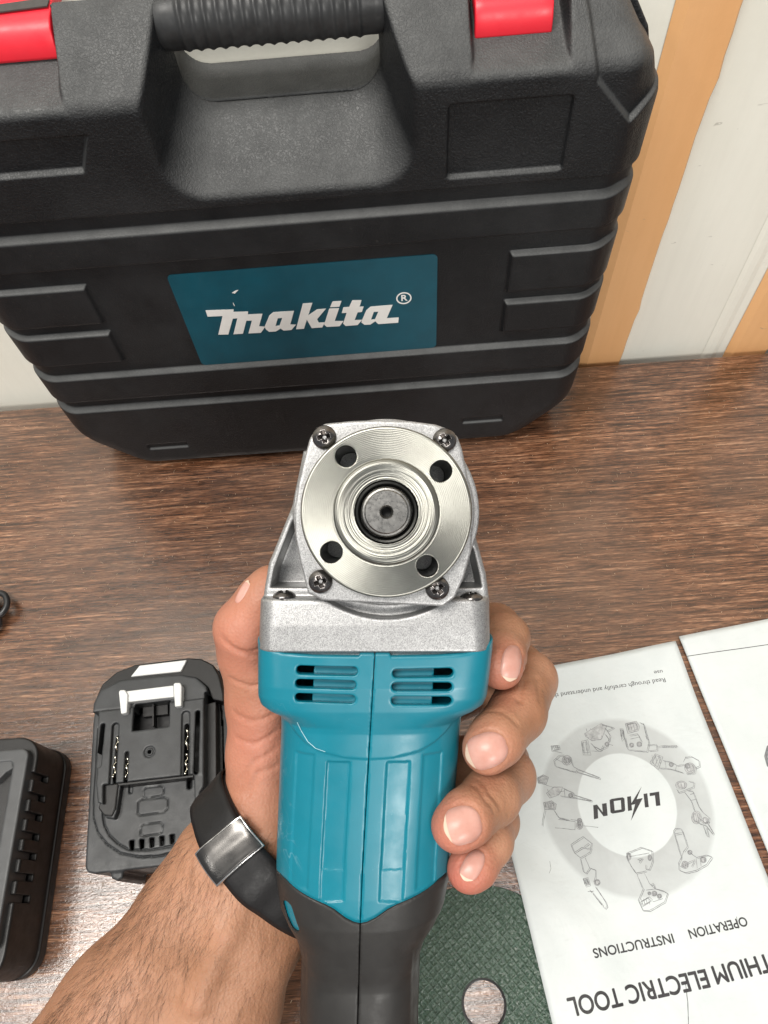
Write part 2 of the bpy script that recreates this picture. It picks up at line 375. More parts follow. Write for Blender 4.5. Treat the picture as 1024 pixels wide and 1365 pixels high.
# ------------------------------------------------------------------ tool case (moulded clamshell standing on the table)
XC, Y0, YS, Y1 = -.0515, .3288, .3660, .3985
case = thing('tool_case', 'big black moulded plastic tool case standing upright against the wall', 'tool case', Matrix.Translation((XC, YS, 0)))
CO = (XC, YS, 0)
def case_sdf(X, Y, Z, front):
    U = np.abs(X - XC)
    half = [(-.01, 0), (.155, 0), (.172, .004), (.184, .016), (.1885, .035), (.1900, .06), (.194, .262), (.188, .281), (.171, .306), (.160, .3165), (-.01, .3165)]
    d2 = sd_poly(half, U, Z)
    sgn = 1.0
    if front:
        d3 = Y0 - Y
        ch = (U - .176) * .62 + (Y0 - Y) * .785                 # upright chamfer of the front edge
        bt = (-Z + .004) * .55 + (Y0 - Y) * .83 + 0 * U
        top1 = (Z - .2865) * .72 + (Y0 - Y) * .70                # sloping shoulder
        top2 = (Z - .2950) * .785 + (.340 - Y) * .62
        cc = (U + (.045 - Z) * .9 - .182) * .55 + (Y0 - Y) * .7    # softened lower corners
    else:
        d3 = Y - Y1
        ch = (U - .180) * .62 + (Y - Y1) * .785
        bt = (-Z + .002) * .6 + (Y - Y1) * .8 + 0 * U
        top1 = (Z - .284) * .72 + (Y - Y1) * .70
        top2 = (Z - .2950) * .785 + (Y - .392) * .62
        cc = (U + (.045 - Z) * .9 - .184) * .55 + (Y - Y1) * .7
    f = smax(d3 + 0 * U, ch, .004); f = smax(f, cc, .008); f = smax(f, bt, .005)
    top = smax(top1, top2, .006)
    # latch pockets cut a plainer, lower slope into the shoulder
    pk = np.minimum(np.abs(X - .0700) - .0215, np.abs(X + .162) - .0225) if front else np.minimum(np.abs(X - .0700) - .020, np.abs(X + .162) - .021)
    if front: ptop = (Z - .2850) * .93 + (Y0 - Y) * .36
    else: ptop = (Z - .2850) * .93 + (Y - Y1) * .36
    w = sstep(.0015, -.0015, pk - np.clip((.29 - Z) * .25, 0, .004))
    top = top * (1 - w) + smax(ptop, top1 - .0025, .003) * w
    f = smax(f, top, .004)
    f = smax(f, d2, .009)
    # horizontal bands: recesses with sloping ledges
    Zs = Z + 0 * X
    g = lookup(Zs, [.2292, .2284, .2192, .2160, .1972, .1962, .1094, .1064, .0842, .0834, .0752, .0720, -.1], [0, .0042, .0042, 0, 0, .0036, .0036, 0, 0, .0042, .0042, 0, 0])
    lx = np.where(X > XC, U - .1275, U - .1205)
    pads = np.minimum(np.maximum(np.abs(Zs - .1690) - .0135, -lx), np.maximum(np.abs(Zs - .1335) - .0120, -lx))
    inmid = (Zs > .108) & (Zs < .1965)
    g = np.where(inmid, g * sstep(-.0004, .0018, pads), g)
    if front:
        r = box2(X, Z, .0663, .2543, .0293, .0190, .002); g = g + .0028 * sstep(.0005, -.0009, r)
        r = np.maximum(np.abs(Zs - .2640) - .0090, X + .1375 - (Zs - .264) * .5); g = g + .0030 * sstep(.0008, -.0012, r)
        r = box2(X, Z, .0690, .0300, .0150, .0030, .0008); g = g + .0018 * sstep(.0008, -.0008, r)
        r = box2(X, Z, -.1720, .0262, .0150, .0030, .0008); g = g + .0018 * sstep(.0008, -.0008, r)
        r = sd_poly([(.143, .33), (.1525, .299), (.1565, .279), (.1765, .2575), (.215, .283), (.215, .33)], U, Z)
        g = g + .0032 * sstep(.0010, -.0014, r)
        r = sd_poly([(-.001, -.02), (.02, -.02), (.10, .016), (.085, .052), (.06, .052), (-.001, -.001)], U - .135, Z)
        g = g + .0008 * sstep(.0008, -.0008, r)
    g = g * (1 - .5 * sstep(.179, .190, U))
    f = f + g * .92
    # handle scoop
    if front:
        t = np.clip((Y - Y0) / (YS - Y0), -1, 1.0); tt = t ** .9 if False else t
        hw = .0635 - .0150 * np.clip(tt, 0, 1) ** .75
        zb = .2348 + .0292 * (np.clip(t, 0, 1) ** .92) - .012 * np.clip(-t, 0, 1)
        rr = .021 - .006 * np.clip(t, 0, 1)
    else:
        t = np.clip((Y1 - Y) / (Y1 - YS), -1, 1.0)
        hw = .0488 + .004 * (1 - np.clip(t, 0, 1)); zb = .2635 + .0025 * (1 - np.clip(t, 0, 1)); rr = .014
    hx = np.abs(X + .0418); ax = hx - hw + rr; az = (zb + rr) - Z
    cut = np.sqrt(np.maximum(ax, 0) ** 2 + np.maximum(az, 0) ** 2) + np.minimum(np.maximum(ax, az), 0) - rr
    if front:
        f = smax(f, -cut * .9, .0022)
        f = smax(f, Y - (YS - .0004), .0006)
    else:
        f = smax(f, -cut * .9, .003)
        f = smax(f, (YS + .0004) - Y, .0006)
    return f
vx = .00070
lo = (XC - .200, Y0 - .003, -.002); X, Y, Z = axes(lo, (XC + .200, YS + .002, .313), vx)
vdb_mesh('front_shell', case_sdf(X, Y, Z, True), lo, vx, M_case, case, off=CO)
vx = .0013
lo = (XC - .200, YS - .003, -.002); X, Y, Z = axes(lo, (XC + .200, Y1 + .003, .313), vx)
vdb_mesh('back_shell', case_sdf(X, Y, Z, False), lo, vx, M_case, case, off=CO)
# handle bar with ribs
prof = []; hx0, hx1 = -.0975, .0140
ribx = [ony(235 + 17.4 * i, 30, .350)[0] for i in range(15)]
n = 420
for i in range(n + 1):
    x = hx0 + (hx1 - hx0) * i / n
    r = .0117
    for q in ribx: r += .00085 * math.exp(-((x - q) / .00135) ** 2)
    e = min(x - hx0, hx1 - x); r -= .0022 * max(0, 1 - e / .008) ** 1.5
    prof.append((r, x))
Mh = Matrix.Translation((0 - XC, .3668 - YS, .3008)) @ Matrix.Rotation(rad(90), 4, 'Y')
lathe('handle', prof, M_handle, case, 40, Mh)
# latches
def latch(x0, x1, tape, dy=0, dz=0):
    # side profile in (y, z): lies over the seam and curls down in front
    pr = [(.3505, .2905), (.3492, .2915), (.3500, .2975), (.3525, .3025), (.3570, .3050), (.376, .3085), (.392, .3085), (.3935, .3020), (.3900, .3000), (.376, .3010), (.358, .2985), (.3545, .2965), (.3530, .2915)]
    V, Fc = [], []; n = len(pr)
    nx = 8
    for i in range(nx + 1):
        x = x0 + (x1 - x0) * i / nx
        for y, z in pr: V.append((x - XC, y + dy - YS, z + dz))
    for i in range(nx):
        for k in range(n):
            m_ = (k + 1) % n; Fc.append((i * n + k, i * n + m_, (i + 1) * n + m_, (i + 1) * n + k))
    Fc.append(tuple(range(n))[::-1]); Fc.append(tuple(range(nx * n, nx * n + n)))
    Fc = [f[::-1] for f in Fc]
    o = mesh('latch', V, Fc, M_red, case, smooth=False); bevel(o, .0011, 3)
    o.data.polygons.foreach_set('use_smooth', [True] * len(o.data.polygons))
    o['label'] = 'red latch with a strip of black tape' if tape else 'plain red latch'
    if tape:
        a = [(-.1655, .3595), (-.1405, .3610), (-.1400, .3665), (-.1450, .3660), (-.1640, .3645)]
        V = []
        for dz in (0.0006, .0012):
            V += [(p[0] - XC, p[1] + .0045 - YS, .3100 + (p[1] - .357) * .17 + dz) for p in a]
        m_ = len(a); Fc = [tuple(range(m_))[::-1], tuple(range(m_, 2 * m_))] + [(k, (k + 1) % m_, m_ + (k + 1) % m_, m_ + k) for k in range(m_)]
        mesh('tape', V, Fc, M_tape, o, smooth=False)
    else:
        pass
    return o
latch(.0502, .0852, False, -.0022, .0006); latch(-.1800, -.1395, True, .0035, .0045)
# printed label, on the floor of the middle recess
YL = Y0 + .0036 * .92 - .00045
cs = [ony(*p, YL) for p in ((222, 366), (584, 340), (581, 465), (268, 485))]
lx0 = (cs[0][0] + cs[3][0]) / 2; lx1 = (cs[1][0] + cs[2][0]) / 2; lz1 = (cs[0][2] + cs[1][2]) / 2; lz0 = (cs[2][2] + cs[3][2]) / 2
# the plate follows the case: a rounded rectangle
def rrect(x0, z0, x1, z1, r, n=6):
    P_ = []
    for cx, cz, a0 in ((x1 - r, z1 - r, 0), (x0 + r, z1 - r, 90), (x0 + r, z0 + r, 180), (x1 - r, z0 + r, 270)):
        for i in range(n + 1):
            a = rad(a0 + 90 * i / n); P_.append((cx + r * math.cos(a), cz + r * math.sin(a)))
    return P_
def plate_xz(name, P_, y, th, mat, parent, org):
    n = len(P_); V = [(p[0] - org[0], y - org[1], p[1] - org[2]) for p in P_] + [(p[0] - org[0], y + th - org[1], p[1] - org[2]) for p in P_]
    A = sum(P_[i][0] * P_[(i + 1) % n][1] - P_[(i + 1) % n][0] * P_[i][1] for i in range(n))
    Fc = [tuple(range(n)), tuple(range(n, 2 * n))[::-1]] + [(i, n + i, n + (i + 1) % n, (i + 1) % n) for i in range(n)]
    if A < 0: Fc = [f[::-1] for f in Fc]
    return mesh(name, V, Fc, mat, parent, smooth=False)
lab = plate_xz('label_plate', rrect(lx0, lz0, lx1, lz1, .003), YL, .0008, M_label, case, CO)
def pix(s, ox, oy, pts): return [(ox + p[0] / s, oy + p[1] / s) for p in pts]
s1, s2 = 1024 / 140, 6.4
LET = [pix(s1, 270, 385, [(30, 208), (305, 198), (302, 222), (445, 218), (443, 246), (585, 240), (552, 362), (612, 366), (570, 425), (448, 432), (482, 306), (428, 308), (395, 434), (302, 440), (340, 284), (296, 288), (252, 442), (154, 444), (196, 262), (50, 268)]),
       ]
A_OUT = pix(s1, 270, 385, [(606, 366), (652, 258), (690, 226), (892, 212), (856, 344), (912, 346), (868, 398), (790, 404), (762, 384), (716, 412), (650, 416), (618, 392)])
A_IN = pix(s1, 270, 385, [(734, 284), (778, 280), (752, 356), (712, 360)])
K_ = pix(s2, 400, 380, [(24, 156), (106, 149), (70, 256), (145, 206), (222, 198), (150, 276), (158, 318), (213, 316), (222, 338), (190, 358), (100, 365), (58, 290), (34, 370), (-6, 372), (-3, 300)])
K_ = pix(s2, 400, 380, [(24, 156), (106, 149), (70, 256), (145, 206), (222, 198), (146, 288), (160, 318), (212, 316), (190, 358), (100, 365), (58, 292), (34, 370), (-34, 374), (-22, 330)])
I1 = pix(s2, 400, 380, [(278, 138), (354, 133), (336, 182), (256, 186)])
I2 = pix(s2, 400, 380, [(250, 199), (334, 194), (296, 304), (372, 304), (338, 348), (228, 354), (206, 334)])
T_ = pix(s2, 400, 380, [(446, 128), (525, 126), (508, 182), (543, 180), (528, 226), (492, 230), (466, 296), (530, 294), (492, 338), (390, 346), (368, 326), (398, 234), (356, 236), (370, 188), (420, 184)])
A2_OUT = pix(s2, 400, 380, [(528, 300), (566, 212), (602, 182), (790, 166), (740, 280), (842, 274), (838, 318), (668, 330), (642, 306), (600, 334), (550, 336), (524, 316)])
A2_IN = pix(s2, 400, 380, [(630, 226), (668, 224), (640, 290), (606, 292)])
def with_hole(o_, i_):
    # bridge an outline and its hole into one polygon
    a = np.array(o_); b_ = np.array(i_); k = int(np.argmin(((a - b_[0]) ** 2).sum(1)))
    i2 = [i_[0]] + i_[1:][::-1] if np.sign(_area(o_)) == np.sign(_area(i_)) else i_
    return o_[:k + 1] + i2 + [i2[0], o_[k]] + o_[k + 1:]
def _area(p): return sum(p[i][0] * p[(i + 1) % len(p)][1] - p[(i + 1) % len(p)][0] * p[i][1] for i in range(len(p)))
def curve_mesh(name, loops, depth, mat, parent, place):
    """flat filled lettering from closed loops (holes allowed); place maps (a, b, h) to parent space"""
    cu = bpy.data.curves.new(name, 'CURVE'); cu.dimensions = '2D'; cu.fill_mode = 'BOTH'; cu.extrude = 0.5
    for lp in loops:
        sp = cu.splines.new('POLY'); sp.points.add(len(lp) - 1); sp.use_cyclic_u = True
        for q, p in zip(sp.points, lp): q.co = (p[0], p[1], 0, 1)
    return curve_to_mesh(name, cu, depth, mat, parent, place)
def curve_to_mesh(name, cu, depth, mat, parent, place):
    t = bpy.data.objects.new('tmp', cu); col.objects.link(t)
    dg = bpy.context.evaluated_depsgraph_get(); me = bpy.data.meshes.new_from_object(t.evaluated_get(dg))
    bpy.data.objects.remove(t)
    zs = [v.co.z for v in me.vertices]; zm = (max(zs) - min(zs)) or 1
    for v in me.vertices:
        v.co = Vector(place(v.co.x, v.co.y, (v.co.z - min(zs)) / zm * depth))
    me.materials.clear(); me.update()
    return link(name, me, mat, parent)
S = 1000.0
def lab_place(a, b_, h): return (a / S - XC, YL - .00012 - h - YS, b_ / S)
def tolab(p): q = ony(p[0], p[1], YL); return (q[0] * S, q[2] * S)
for loops in ([LET[0]], [A_OUT, A_IN], [K_], [I1], [I2], [T_], [A2_OUT, A2_IN]):
    curve_mesh('letter', [[tolab(p) for p in lp] for lp in loops], .00015, M_white, lab, lab_place)
rc = tolab((538.5, 397.2))
ring = lambda r: [(rc[0] + r * math.cos(2 * math.pi * i / 36), rc[1] + r * 1.0 * math.sin(2 * math.pi * i / 36)) for i in range(36)]
curve_mesh('registered_mark', [ring(4.7), ring(3.9)], .00015, M_white, lab, lab_place)
tc = bpy.data.curves.new('t', 'FONT'); tc.body = 'R'; tc.size = 6.6; tc.offset = .12; tc.extrude = .5; tc.align_x = 'CENTER'; tc.align_y = 'CENTER'
curve_to_mesh('letter', tc, .00015, M_white, lab, lambda a, b_, h: lab_place(a + rc[0], b_ + rc[1], h))
# little scratches on the label
for P_ in ([(309, 390), (314, 387), (318, 386), (313, 391)], [(311, 403), (313, 407), (312.5, 408), (310.5, 404)]):
    curve_mesh('scratch', [[tolab(p) for p in P_]], .0001, M_white, lab, lab_place)

# ------------------------------------------------------------------ angle grinder, in a frame (mm) whose z axis is the spindle
D0 = 225.0
TM = CAMM @ Matrix.Translation((0, 0, -D0 / 1000))
def P(px, py, z=0.0):
    s = (D0 - z) / F; return ((px - CX) * s, (CY - py) * s, z)
def P2(px, py, z=0.0): return P(px, py, z)[:2]
def MM(x, y, z): return Matrix.Translation((x / 1000, y / 1000, z / 1000))
gr = thing('angle_grinder', 'teal and black angle grinder with bare silver gear head held up in the hand', 'angle grinder', TM)
FX, FY = P2(515.2, 682.4, 0)
# --- flange (bearing retainer disc)
v_ = .26; lo = (FX - 28, FY - 28, -5); X, Y, Z = axes(lo, (FX + 28, FY + 28, 2.6), v_)
R = np.sqrt((X - FX) ** 2 + (Y - FY) ** 2)
top = lookup(R + 0 * Z[..., :1], [0, 9.6, 9.9, 10.6, 10.8, 11.4, 11.6, 12.2, 12.4, 13.2, 13.4, 15.0, 15.5, 16.3, 16.6, 17.0, 26.4, 27.2],
             [-5, -5, .35, .35, .28, .28, .42, .42, .52, .52, .70, .80, .65, .35, -.12, 0., 0., -.6])
f = smax(smax(Z - top, R - 26.9, .3), -4.4 - Z, .2)
for hx_, hy_ in ((461.2, 608.2), (588.1, 627.9), (441.8, 736.2), (569.5, 754.5)):
    qx, qy = P2(hx_, hy_, 0); h = np.sqrt((X - qx) ** 2 + (Y - qy) ** 2) - 3.35 ; f = smax(f, -h, .3)
f = np.maximum(f, 9.7 - R)
fo = vdb_mesh('bearing_flange', f, lo, v_, M_flange, gr, .001, (FX / 1000, FY / 1000, 0)); fo.location = (FX / 1000, FY / 1000, 0)
so = lathe('spindle', [(1.5, -6), (1.6, 1.5), (2.2, 2.2), (6.5, 2.2), (6.8, 1.9), (6.9, 1.5), (7.4, 1.45), (7.9, .8), (7.95, -1.5), (8.1, -1.6), (8.1, -12)], M_spindle, gr, 72, MM(FX, FY, 0) @ Matrix.Scale(.001, 4))
lathe('oil_seal', [(8.2, -2.0), (8.4, -.2), (8.9, .35), (9.5, .45), (9.8, 0), (9.8, -3)], M_spdark, gr, 72, MM(FX, FY, 0) @ Matrix.Scale(.001, 4))
lathe('spindle_bore', [(1.9, -4), (0.01, -4.2)], M_dark, gr, 24, MM(FX, FY, 0) @ Matrix.Scale(.001, 4))
# --- bearing box (cast plate under the flange) and gear housing
v_ = .40; lo = (-44, -52, -78); X, Y, Z = axes(lo, (37, 34, -1.5), v_)
plate = [(413, 586), (420, 573), (434, 565), (470, 561.5), (506, 560.5), (545, 561.5), (580, 566), (600, 573), (610, 583), (616, 600), (624, 640), (630, 690), (628, 735), (618, 770), (606, 796), (590, 808), (430, 800), (411, 790), (401, 750), (394, 715), (393, 680), (398, 645), (406, 612)]
d = sd_poly([P2(*p, -6) for p in plate], X, Y)
R = np.sqrt((X - FX) ** 2 + (Y - FY) ** 2)
bb = smax(np.minimum(d, R - 28.2), np.maximum(Z + 4.4, -11.5 - Z), .9)
HOLES = [P2(a, b_, 0) for a, b_ in ((461.2, 608.2), (588.1, 627.9), (441.8, 736.2), (569.5, 754.5))]
hl = np.minimum.reduce([np.sqrt((X - a) ** 2 + (Y - b_) ** 2) - 3.7 for a, b_ in HOLES])
bb = np.maximum(bb, -hl)
vdb_mesh('bearing_box', bb, lo, v_, M_silver, gr, .001)
tower = smax(smin(d + .9, R - 30.5, 3), Z + 10.8, .6)
base = [(351, 790), (357, 752), (389, 674), (404, 600), (616, 600), (631, 700), (649, 765), (653, 797), (653, 880), (346, 880)]
BZ = -17
db = sd_poly([P2(*p, BZ) for p in base], X, Y)
body = smax(db, Z - BZ, 2.2)
inner = sd_poly([P2(*p, BZ) for p in [(361, 783), (366, 757), (395, 682), (412, 608), (608, 608), (623, 700), (639, 767), (642, 783)]], X, Y)
body = smax(body, -np.maximum(inner, -33 - Z), 1.0)
# front block
xl, xr = P2(346.5, 0, -14)[0], P2(652.0, 0, -14)[0]; yt = P2(0, 798, -12)[1]
bxy = (X - (xl + xr) / 2)
taper = np.clip((Y - yt + 12) / 60, -.2, .3) * 1.5
blk = box2(bxy, Z + 0 * Y, 0, -43, (xr - xl) / 2 + .7 - taper, 32.0 - np.clip((Y - yt + 9) * .11, 0, 1.2), 7.0)
blk = smax(blk, Y - yt, 1.6); blk = smax(blk, -52 - Y, .5)
blk = blk + 1.7 * sstep(-45.6, -46.8, Y); gut = np.maximum(R - 35.0, -20.5 - Z); blk = smax(blk, -gut, .9)
# small lugs under the block screws
hs = smin(body, tower, 1.6); hs = smin(hs, blk, .7)
hs = smax(hs, -76 - Z, 3.0); hs = np.maximum(hs, -np.maximum(hl, -30 - Z))
vdb_mesh('gear_housing', hs, lo, v_, M_silver, gr, .001)
# --- pan head screws with a cross recess: one mesh, copied
v_ = .13; lo = (-4.6, -4.6, -1.2); X, Y, Z = axes(lo, (4.6, 4.6, 3.2), v_)
R = np.sqrt(X * X + Y * Y)
f = smax(np.sqrt(X * X + Y * Y + (Z + 2.6) ** 2) - 5.3, R - 3.85, .5); f = np.maximum(f, -1.0 - Z)
dz = np.clip((2.9 - Z), 0, 3); arm = np.minimum(np.maximum(np.abs(X) - .62, np.abs(Y) - (2.5 - .75 * dz)), np.maximum(np.abs(Y) - .62, np.abs(X) - (2.5 - .75 * dz)))
f = smax(f, -arm, .15)
scr = vdb_mesh('screw', f, lo, v_, M_steel, gr, .001)
def place_screw(px, py, z, rot, M2=None, first=False):
    o = scr if first else scr.copy()
    if not first: col.objects.link(o)
    x, y, _ = P(px, py, z); o.parent = gr
    o.matrix_local = MM(x, y, z) @ (M2 or Matrix()) @ Matrix.Rotation(rad(rot), 4, 'Z')
    return o
place_screw(432.5, 583, -4.3, 12, None, True); place_screw(592.5, 587, -4.3, 30)
place_screw(427.5, 775, -4.3, 20); place_screw(583, 784, -4.3, 38)
Mu = Matrix.Rotation(rad(-84), 4, 'X')
place_screw(379, 797.0, -16.0, 20, Mu); place_screw(628.5, 799.0, -16.0, 50, Mu)
# --- motor housing, two halves with a seam between them
v_ = .42; lo = (-46, -152, -84); X, Y, Z = axes(lo, (38, -40, -8), v_)
def xc_(Y): return lookup(Y, [-30, -47, -79, -120, -137, -186, -240], [-2.7, -3.0, -4.9, -7.2, -7.9, -9.3, -10])
def hw_(Y): return lookup(Y, [-40, -63, -65.5, -67.2, -68.3, -69.5, -71, -76, -130, -141, -147, -152, -161, -186, -240], [40.6, 39.6, 39.1, 38.0, 36.2, 34.4, 33.5, 33.1, 32.3, 30.6, 27.9, 25.0, 22.5, 22.4, 23])
def hb_(Y): return lookup(Y, [-40, -58, -66, -74, -82, -130, -141, -155, -165, -240], [35.2, 35.0, 33.8, 31.6, 30.9, 30.3, 29.6, 27, 25.5, 25.5])
def body_sdf(X, Y, Z, n_):
    u = np.abs(X - xc_(Y)); w = np.abs(Z + 45.5); a = hw_(Y); b_ = hb_(Y)
    r = ((u / a) ** n_ + (w / b_) ** n_) ** (1 / n_)
    return (r - 1) * np.minimum(a, b_) / np.maximum(1, np.sqrt(r))
nn = lookup(Y, [-40, -62, -67, -72, -130, -150], [8.0, 7.0, 5.0, 3.2, 2.9, 2.5])
bs = body_sdf(X, Y, Z, nn)
U = X - xc_(Y)
aU = np.abs(U)
# grip boundary
def Vb(aU): return lookup(aU, [0, 2, 5, 9, 12, 16, 22, 26.5, 29, 34], [-137.3, -137, -135.5, -132.6, -131.2, -129.9, -127.9, -126.3, -126.6, -131])
vb = Vb(aU)
fr = (Z > -45)
# shoulder line, and the shallow channels in the lower panel
arc = lookup(aU, [0, 8, 17, 22, 25.5, 30, 36], [-82.3, -81.8, -79.8, -77.2, -74.5, -69.5, -66])
g = .45 * sstep(.3, -.5, Y - arc) * np.where(fr, 1, 0)
chn = np.maximum(np.abs(aU - 10.0) - 3.9, np.maximum(Y + 83.5, (-130.6 + (aU - 10) * -.1) - Y))
g = g + .75 * sstep(.35, -.35, chn) * np.where(fr, 1, 0)
chn = np.maximum(np.abs(aU - 21.5) - 3.2, np.maximum(Y + 81.5, -127.5 - Y))
g = g + .40 * sstep(.5, -.5, chn) * np.where(fr, 1, 0)
mh = bs + g
# top rim: rises to the corners, small tab in the middle
rim = lookup(aU, [0, 5, 5.2, 20, 30, 36, 39.5], [-46.2, -46.2, -47.1, -46.9, -46.2, -44.8, -42.3])
mh = smax(mh, Y - rim, 1.0)
# vents
for cx_, rows in ((-1, ((395, 477, 893, 894.5), (393.5, 475, 911, 913), (393, 474, 930, 932.5))), (1, ((523, 604.5, 897.5, 896.5), (522, 603, 915.5, 915.5), (521.5, 602.5, 934.5, 935)))):
    for x0_, x1_, ya, yb in rows:
        a_ = P2(x0_ + 6, ya, -11); b_ = P2(x1_ - 6, yb, -11)
        s_ = seg2(X, Y, a_, b_, 1.45); mh = smax(mh, -np.maximum(s_, -22 - Z), .45)
# cavity behind the vents so the slots read dark
cav = np.maximum(np.maximum(np.abs(X + 3) - 30, np.abs(Y + 57) - 8.5), np.maximum(Z + 14.2, -60 - Z)); mh = np.maximum(mh, -cav)
rib = np.maximum(np.abs(Y + 57) - 9, np.abs(aU - 12.0) - 8.0); mh = np.minimum(mh, np.maximum(np.maximum(rib, Z + 14.6), -30 - Z))
low = vb - Y
inner_b = np.maximum(np.maximum(bs + 1.1, -153 - Y), Z + 34.0)
mh = smax(mh, np.minimum(low, np.maximum(inner_b, low - 30)), .35) if False else smax(mh, low, .4)
mh = np.minimum(mh, np.maximum(bs + 1.0, np.maximum(-150 - Y, Y + 120) + 0 * X))
for sgn in (-1, 1):
    hf = smax(mh, sgn * U + .09 + 0 * Z, .22)
    o = vdb_mesh('housing_half', hf, lo, v_, M_teal, gr, .001)
# --- grip
scv, scf = [], []
pts_ = [P(a, b_, -13) for a, b_ in ((395, 966), (400, 980), (409, 993), (420, 1001), (433, 1005))]
def front_z(x, y):
    iu = int(round((x + 46) / .42)); iv = int(round((y + 152) / .42)); colz = mh[iu, iv]; k = np.where(colz < 0)[0]
    return -84 + (k.max() + .55) * .42 if len(k) else -12
for i, p in enumerate(pts_):
    z = front_z(p[0], p[1]) + .22
    scv += [(p[0] / 1000 - .00009, p[1] / 1000 - .00006, z / 1000), (p[0] / 1000 + .00009, p[1] / 1000 + .00006, z / 1000)]
    if i: scf.append((2 * i - 2, 2 * i - 1, 2 * i + 1, 2 * i))
mesh('scratch', scv, scf, simple('scuffed_plastic', (.30, .50, .56), .6, bstr=0), gr, smooth=False)
v_ = .45; lo = (-42, -238, -76); X, Y, Z = axes(lo, (26, -122, -12), v_)
bs = body_sdf(X, Y, Z, lookup(Y, [-130, -150, -160], [2.8, 2.6, 2.7])); U = X - xc_(Y); aU = np.abs(U)
gp = bs + .25 + .8 * sstep(0, 6, np.abs(aU)) * sstep(-128, -145, Y) * 0
gp = smax(gp, Y - (Vb(aU) - .55), .7)
gp = smax(gp, -236 - Y, 3)
gp = gp + .7 * np.exp(-((Y + 163) / 5.5) ** 2) * np.exp(-(U / 11) ** 2) * (Z > -45)
# side ledge running down the handle
gp = gp + .5 * sstep(-.6, .6, aU - 18.6) * sstep(-148, -156, Y) * (Z > -45)
hole = seg2(X, Y, P2(385, 1203, -27), P2(394.5, 1229, -27), 1.75); gp = smax(gp, -np.maximum(hole, -45 - Z), .4)
for sgn in (-1, 1):
    hf = smax(gp, sgn * U + .10 + 0 * Z, .3)
    vdb_mesh('rubber_grip', hf, lo, v_, M_rubber, gr, .001)

# ------------------------------------------------------------------ person: left hand and forearm, one continuous surface
pr = thing('person', 'left forearm and hand gripping the teal grinder from behind, fingertips showing at its right', 'person', TM)
v_ = .85; HLO = (-205, -262, -118); HHI = (72, 8, -6)
X, Y, Z = axes(HLO, HHI, v_)
SH = (X.shape[0], Y.shape[1], Z.shape[2]); BIG = 40.0
def sub(a, b, r):
    sl = []
    for i, ax in enumerate((X.ravel(), Y.ravel(), Z.ravel())):
        l, h = min(a[i], b[i]) - r, max(a[i], b[i]) + r
        sl.append(slice(int(np.searchsorted(ax, l)), int(np.searchsorted(ax, h)) + 1))
    return tuple(sl)
def cap(Fd, a, b, ra, rb, k, marg=9.0):
    s = sub(a, b, max(ra, rb) + marg)
    x, y, z = X[s[0]], Y[:, s[1]], Z[:, :, s[2]]
    if x.size == 0 or y.size == 0 or z.size == 0: return
    ex, ey, ez = b[0] - a[0], b[1] - a[1], b[2] - a[2]
    wx, wy, wz = x - a[0], y - a[1], z - a[2]
    t = np.clip((wx * ex + wy * ey + wz * ez) / (ex * ex + ey * ey + ez * ez), 0, 1)
    d = np.sqrt((wx - ex * t) ** 2 + (wy - ey * t) ** 2 + (wz - ez * t) ** 2) - (ra + (rb - ra) * t)
    Fd[s] = smin(Fd[s], d, k)
def chain(Fd, pts, k=2.5):
    for a, b in zip(pts[:-1], pts[1:]): cap(Fd, P(*a[:3]), P(*b[:3]), a[3], b[3], k)
FI = [
    [(585, 850, -90, 11.5), (660, 838, -74, 10.2), (673, 850, -52, 9.2), (669, 876, -40, 8.6), (668, 889, -33, 8.0)],       # index
    [(580, 935, -92, 12.0), (690, 893, -78, 11.2), (705, 906, -64, 11.0), (690, 950, -42, 10.4), (662, 985, -28, 9.5), (650, 998, -24.5, 8.8)],   # middle
    [(565, 1020, -90, 11.8), (668, 1016, -68, 11.0), (676, 1035, -52, 10.6), (655, 1062, -34, 10.2), (622, 1090, -21, 9.3), (609, 1101, -18.5, 8.7)],  # ring
    [(550, 1085, -86, 10.5), (640, 1070, -66, 9.4), (660, 1095, -48, 8.8), (652, 1122, -36, 8.4), (633, 1153, -29, 7.9), (625, 1160, -27.5, 7.6)],  # little
]
TH = [(352, 1075, -68, 15.0), (350, 1005, -68, 14.0), (346, 935, -64, 12.8), (334, 868, -54, 12.0), (328, 838, -47, 11.4), (350, 803, -45, 9.6), (362, 784, -44, 8.8)]
fin = np.full(SH, BIG, np.float32)
for ch in FI:
    one = np.full(SH, BIG, np.float32); chain(one, ch)
    fin = smin(fin, one, .9)
hand = np.full(SH, BIG, np.float32)
chain(hand, TH, 4)
# palm and heel of the hand, behind the tool
chain(hand, [(370, 1090, -74, 17), (430, 1000, -96, 13), (575, 860, -97, 11.5)], 8)
chain(hand, [(360, 1110, -74, 18), (450, 1030, -98, 14), (575, 940, -98, 12)], 8)
chain(hand, [(372, 1160, -74, 18), (460, 1080, -98, 15), (560, 1020, -97, 12)], 8)
chain(hand, [(385, 1200, -76, 17), (460, 1120, -96, 15), (548, 1085, -94, 11)], 8)
# wrist and forearm
chain(hand, [(345, 1085, -68, 15.0), (300, 1150, -66, 19.0), (262, 1215, -66, 21.0), (170, 1352, -62, 27), (-60, 1690, -54, 38)], 9)
chain(hand, [(375, 1180, -76, 17), (333, 1245, -68, 19.5), (290, 1345, -66, 24), (150, 1700, -60, 36)], 9)
chain(hand, [(362, 1140, -72, 17), (310, 1215, -64, 18.5), (200, 1450, -60, 26), (60, 1700, -55, 34)], 9)
# palm-side tendons at the wrist
chain(hand, [(338, 1150, -53, 5), (300, 1235, -46, 4.5), (262, 1330, -42, 4)], 6)
hand = smin(hand, fin, 4.0)
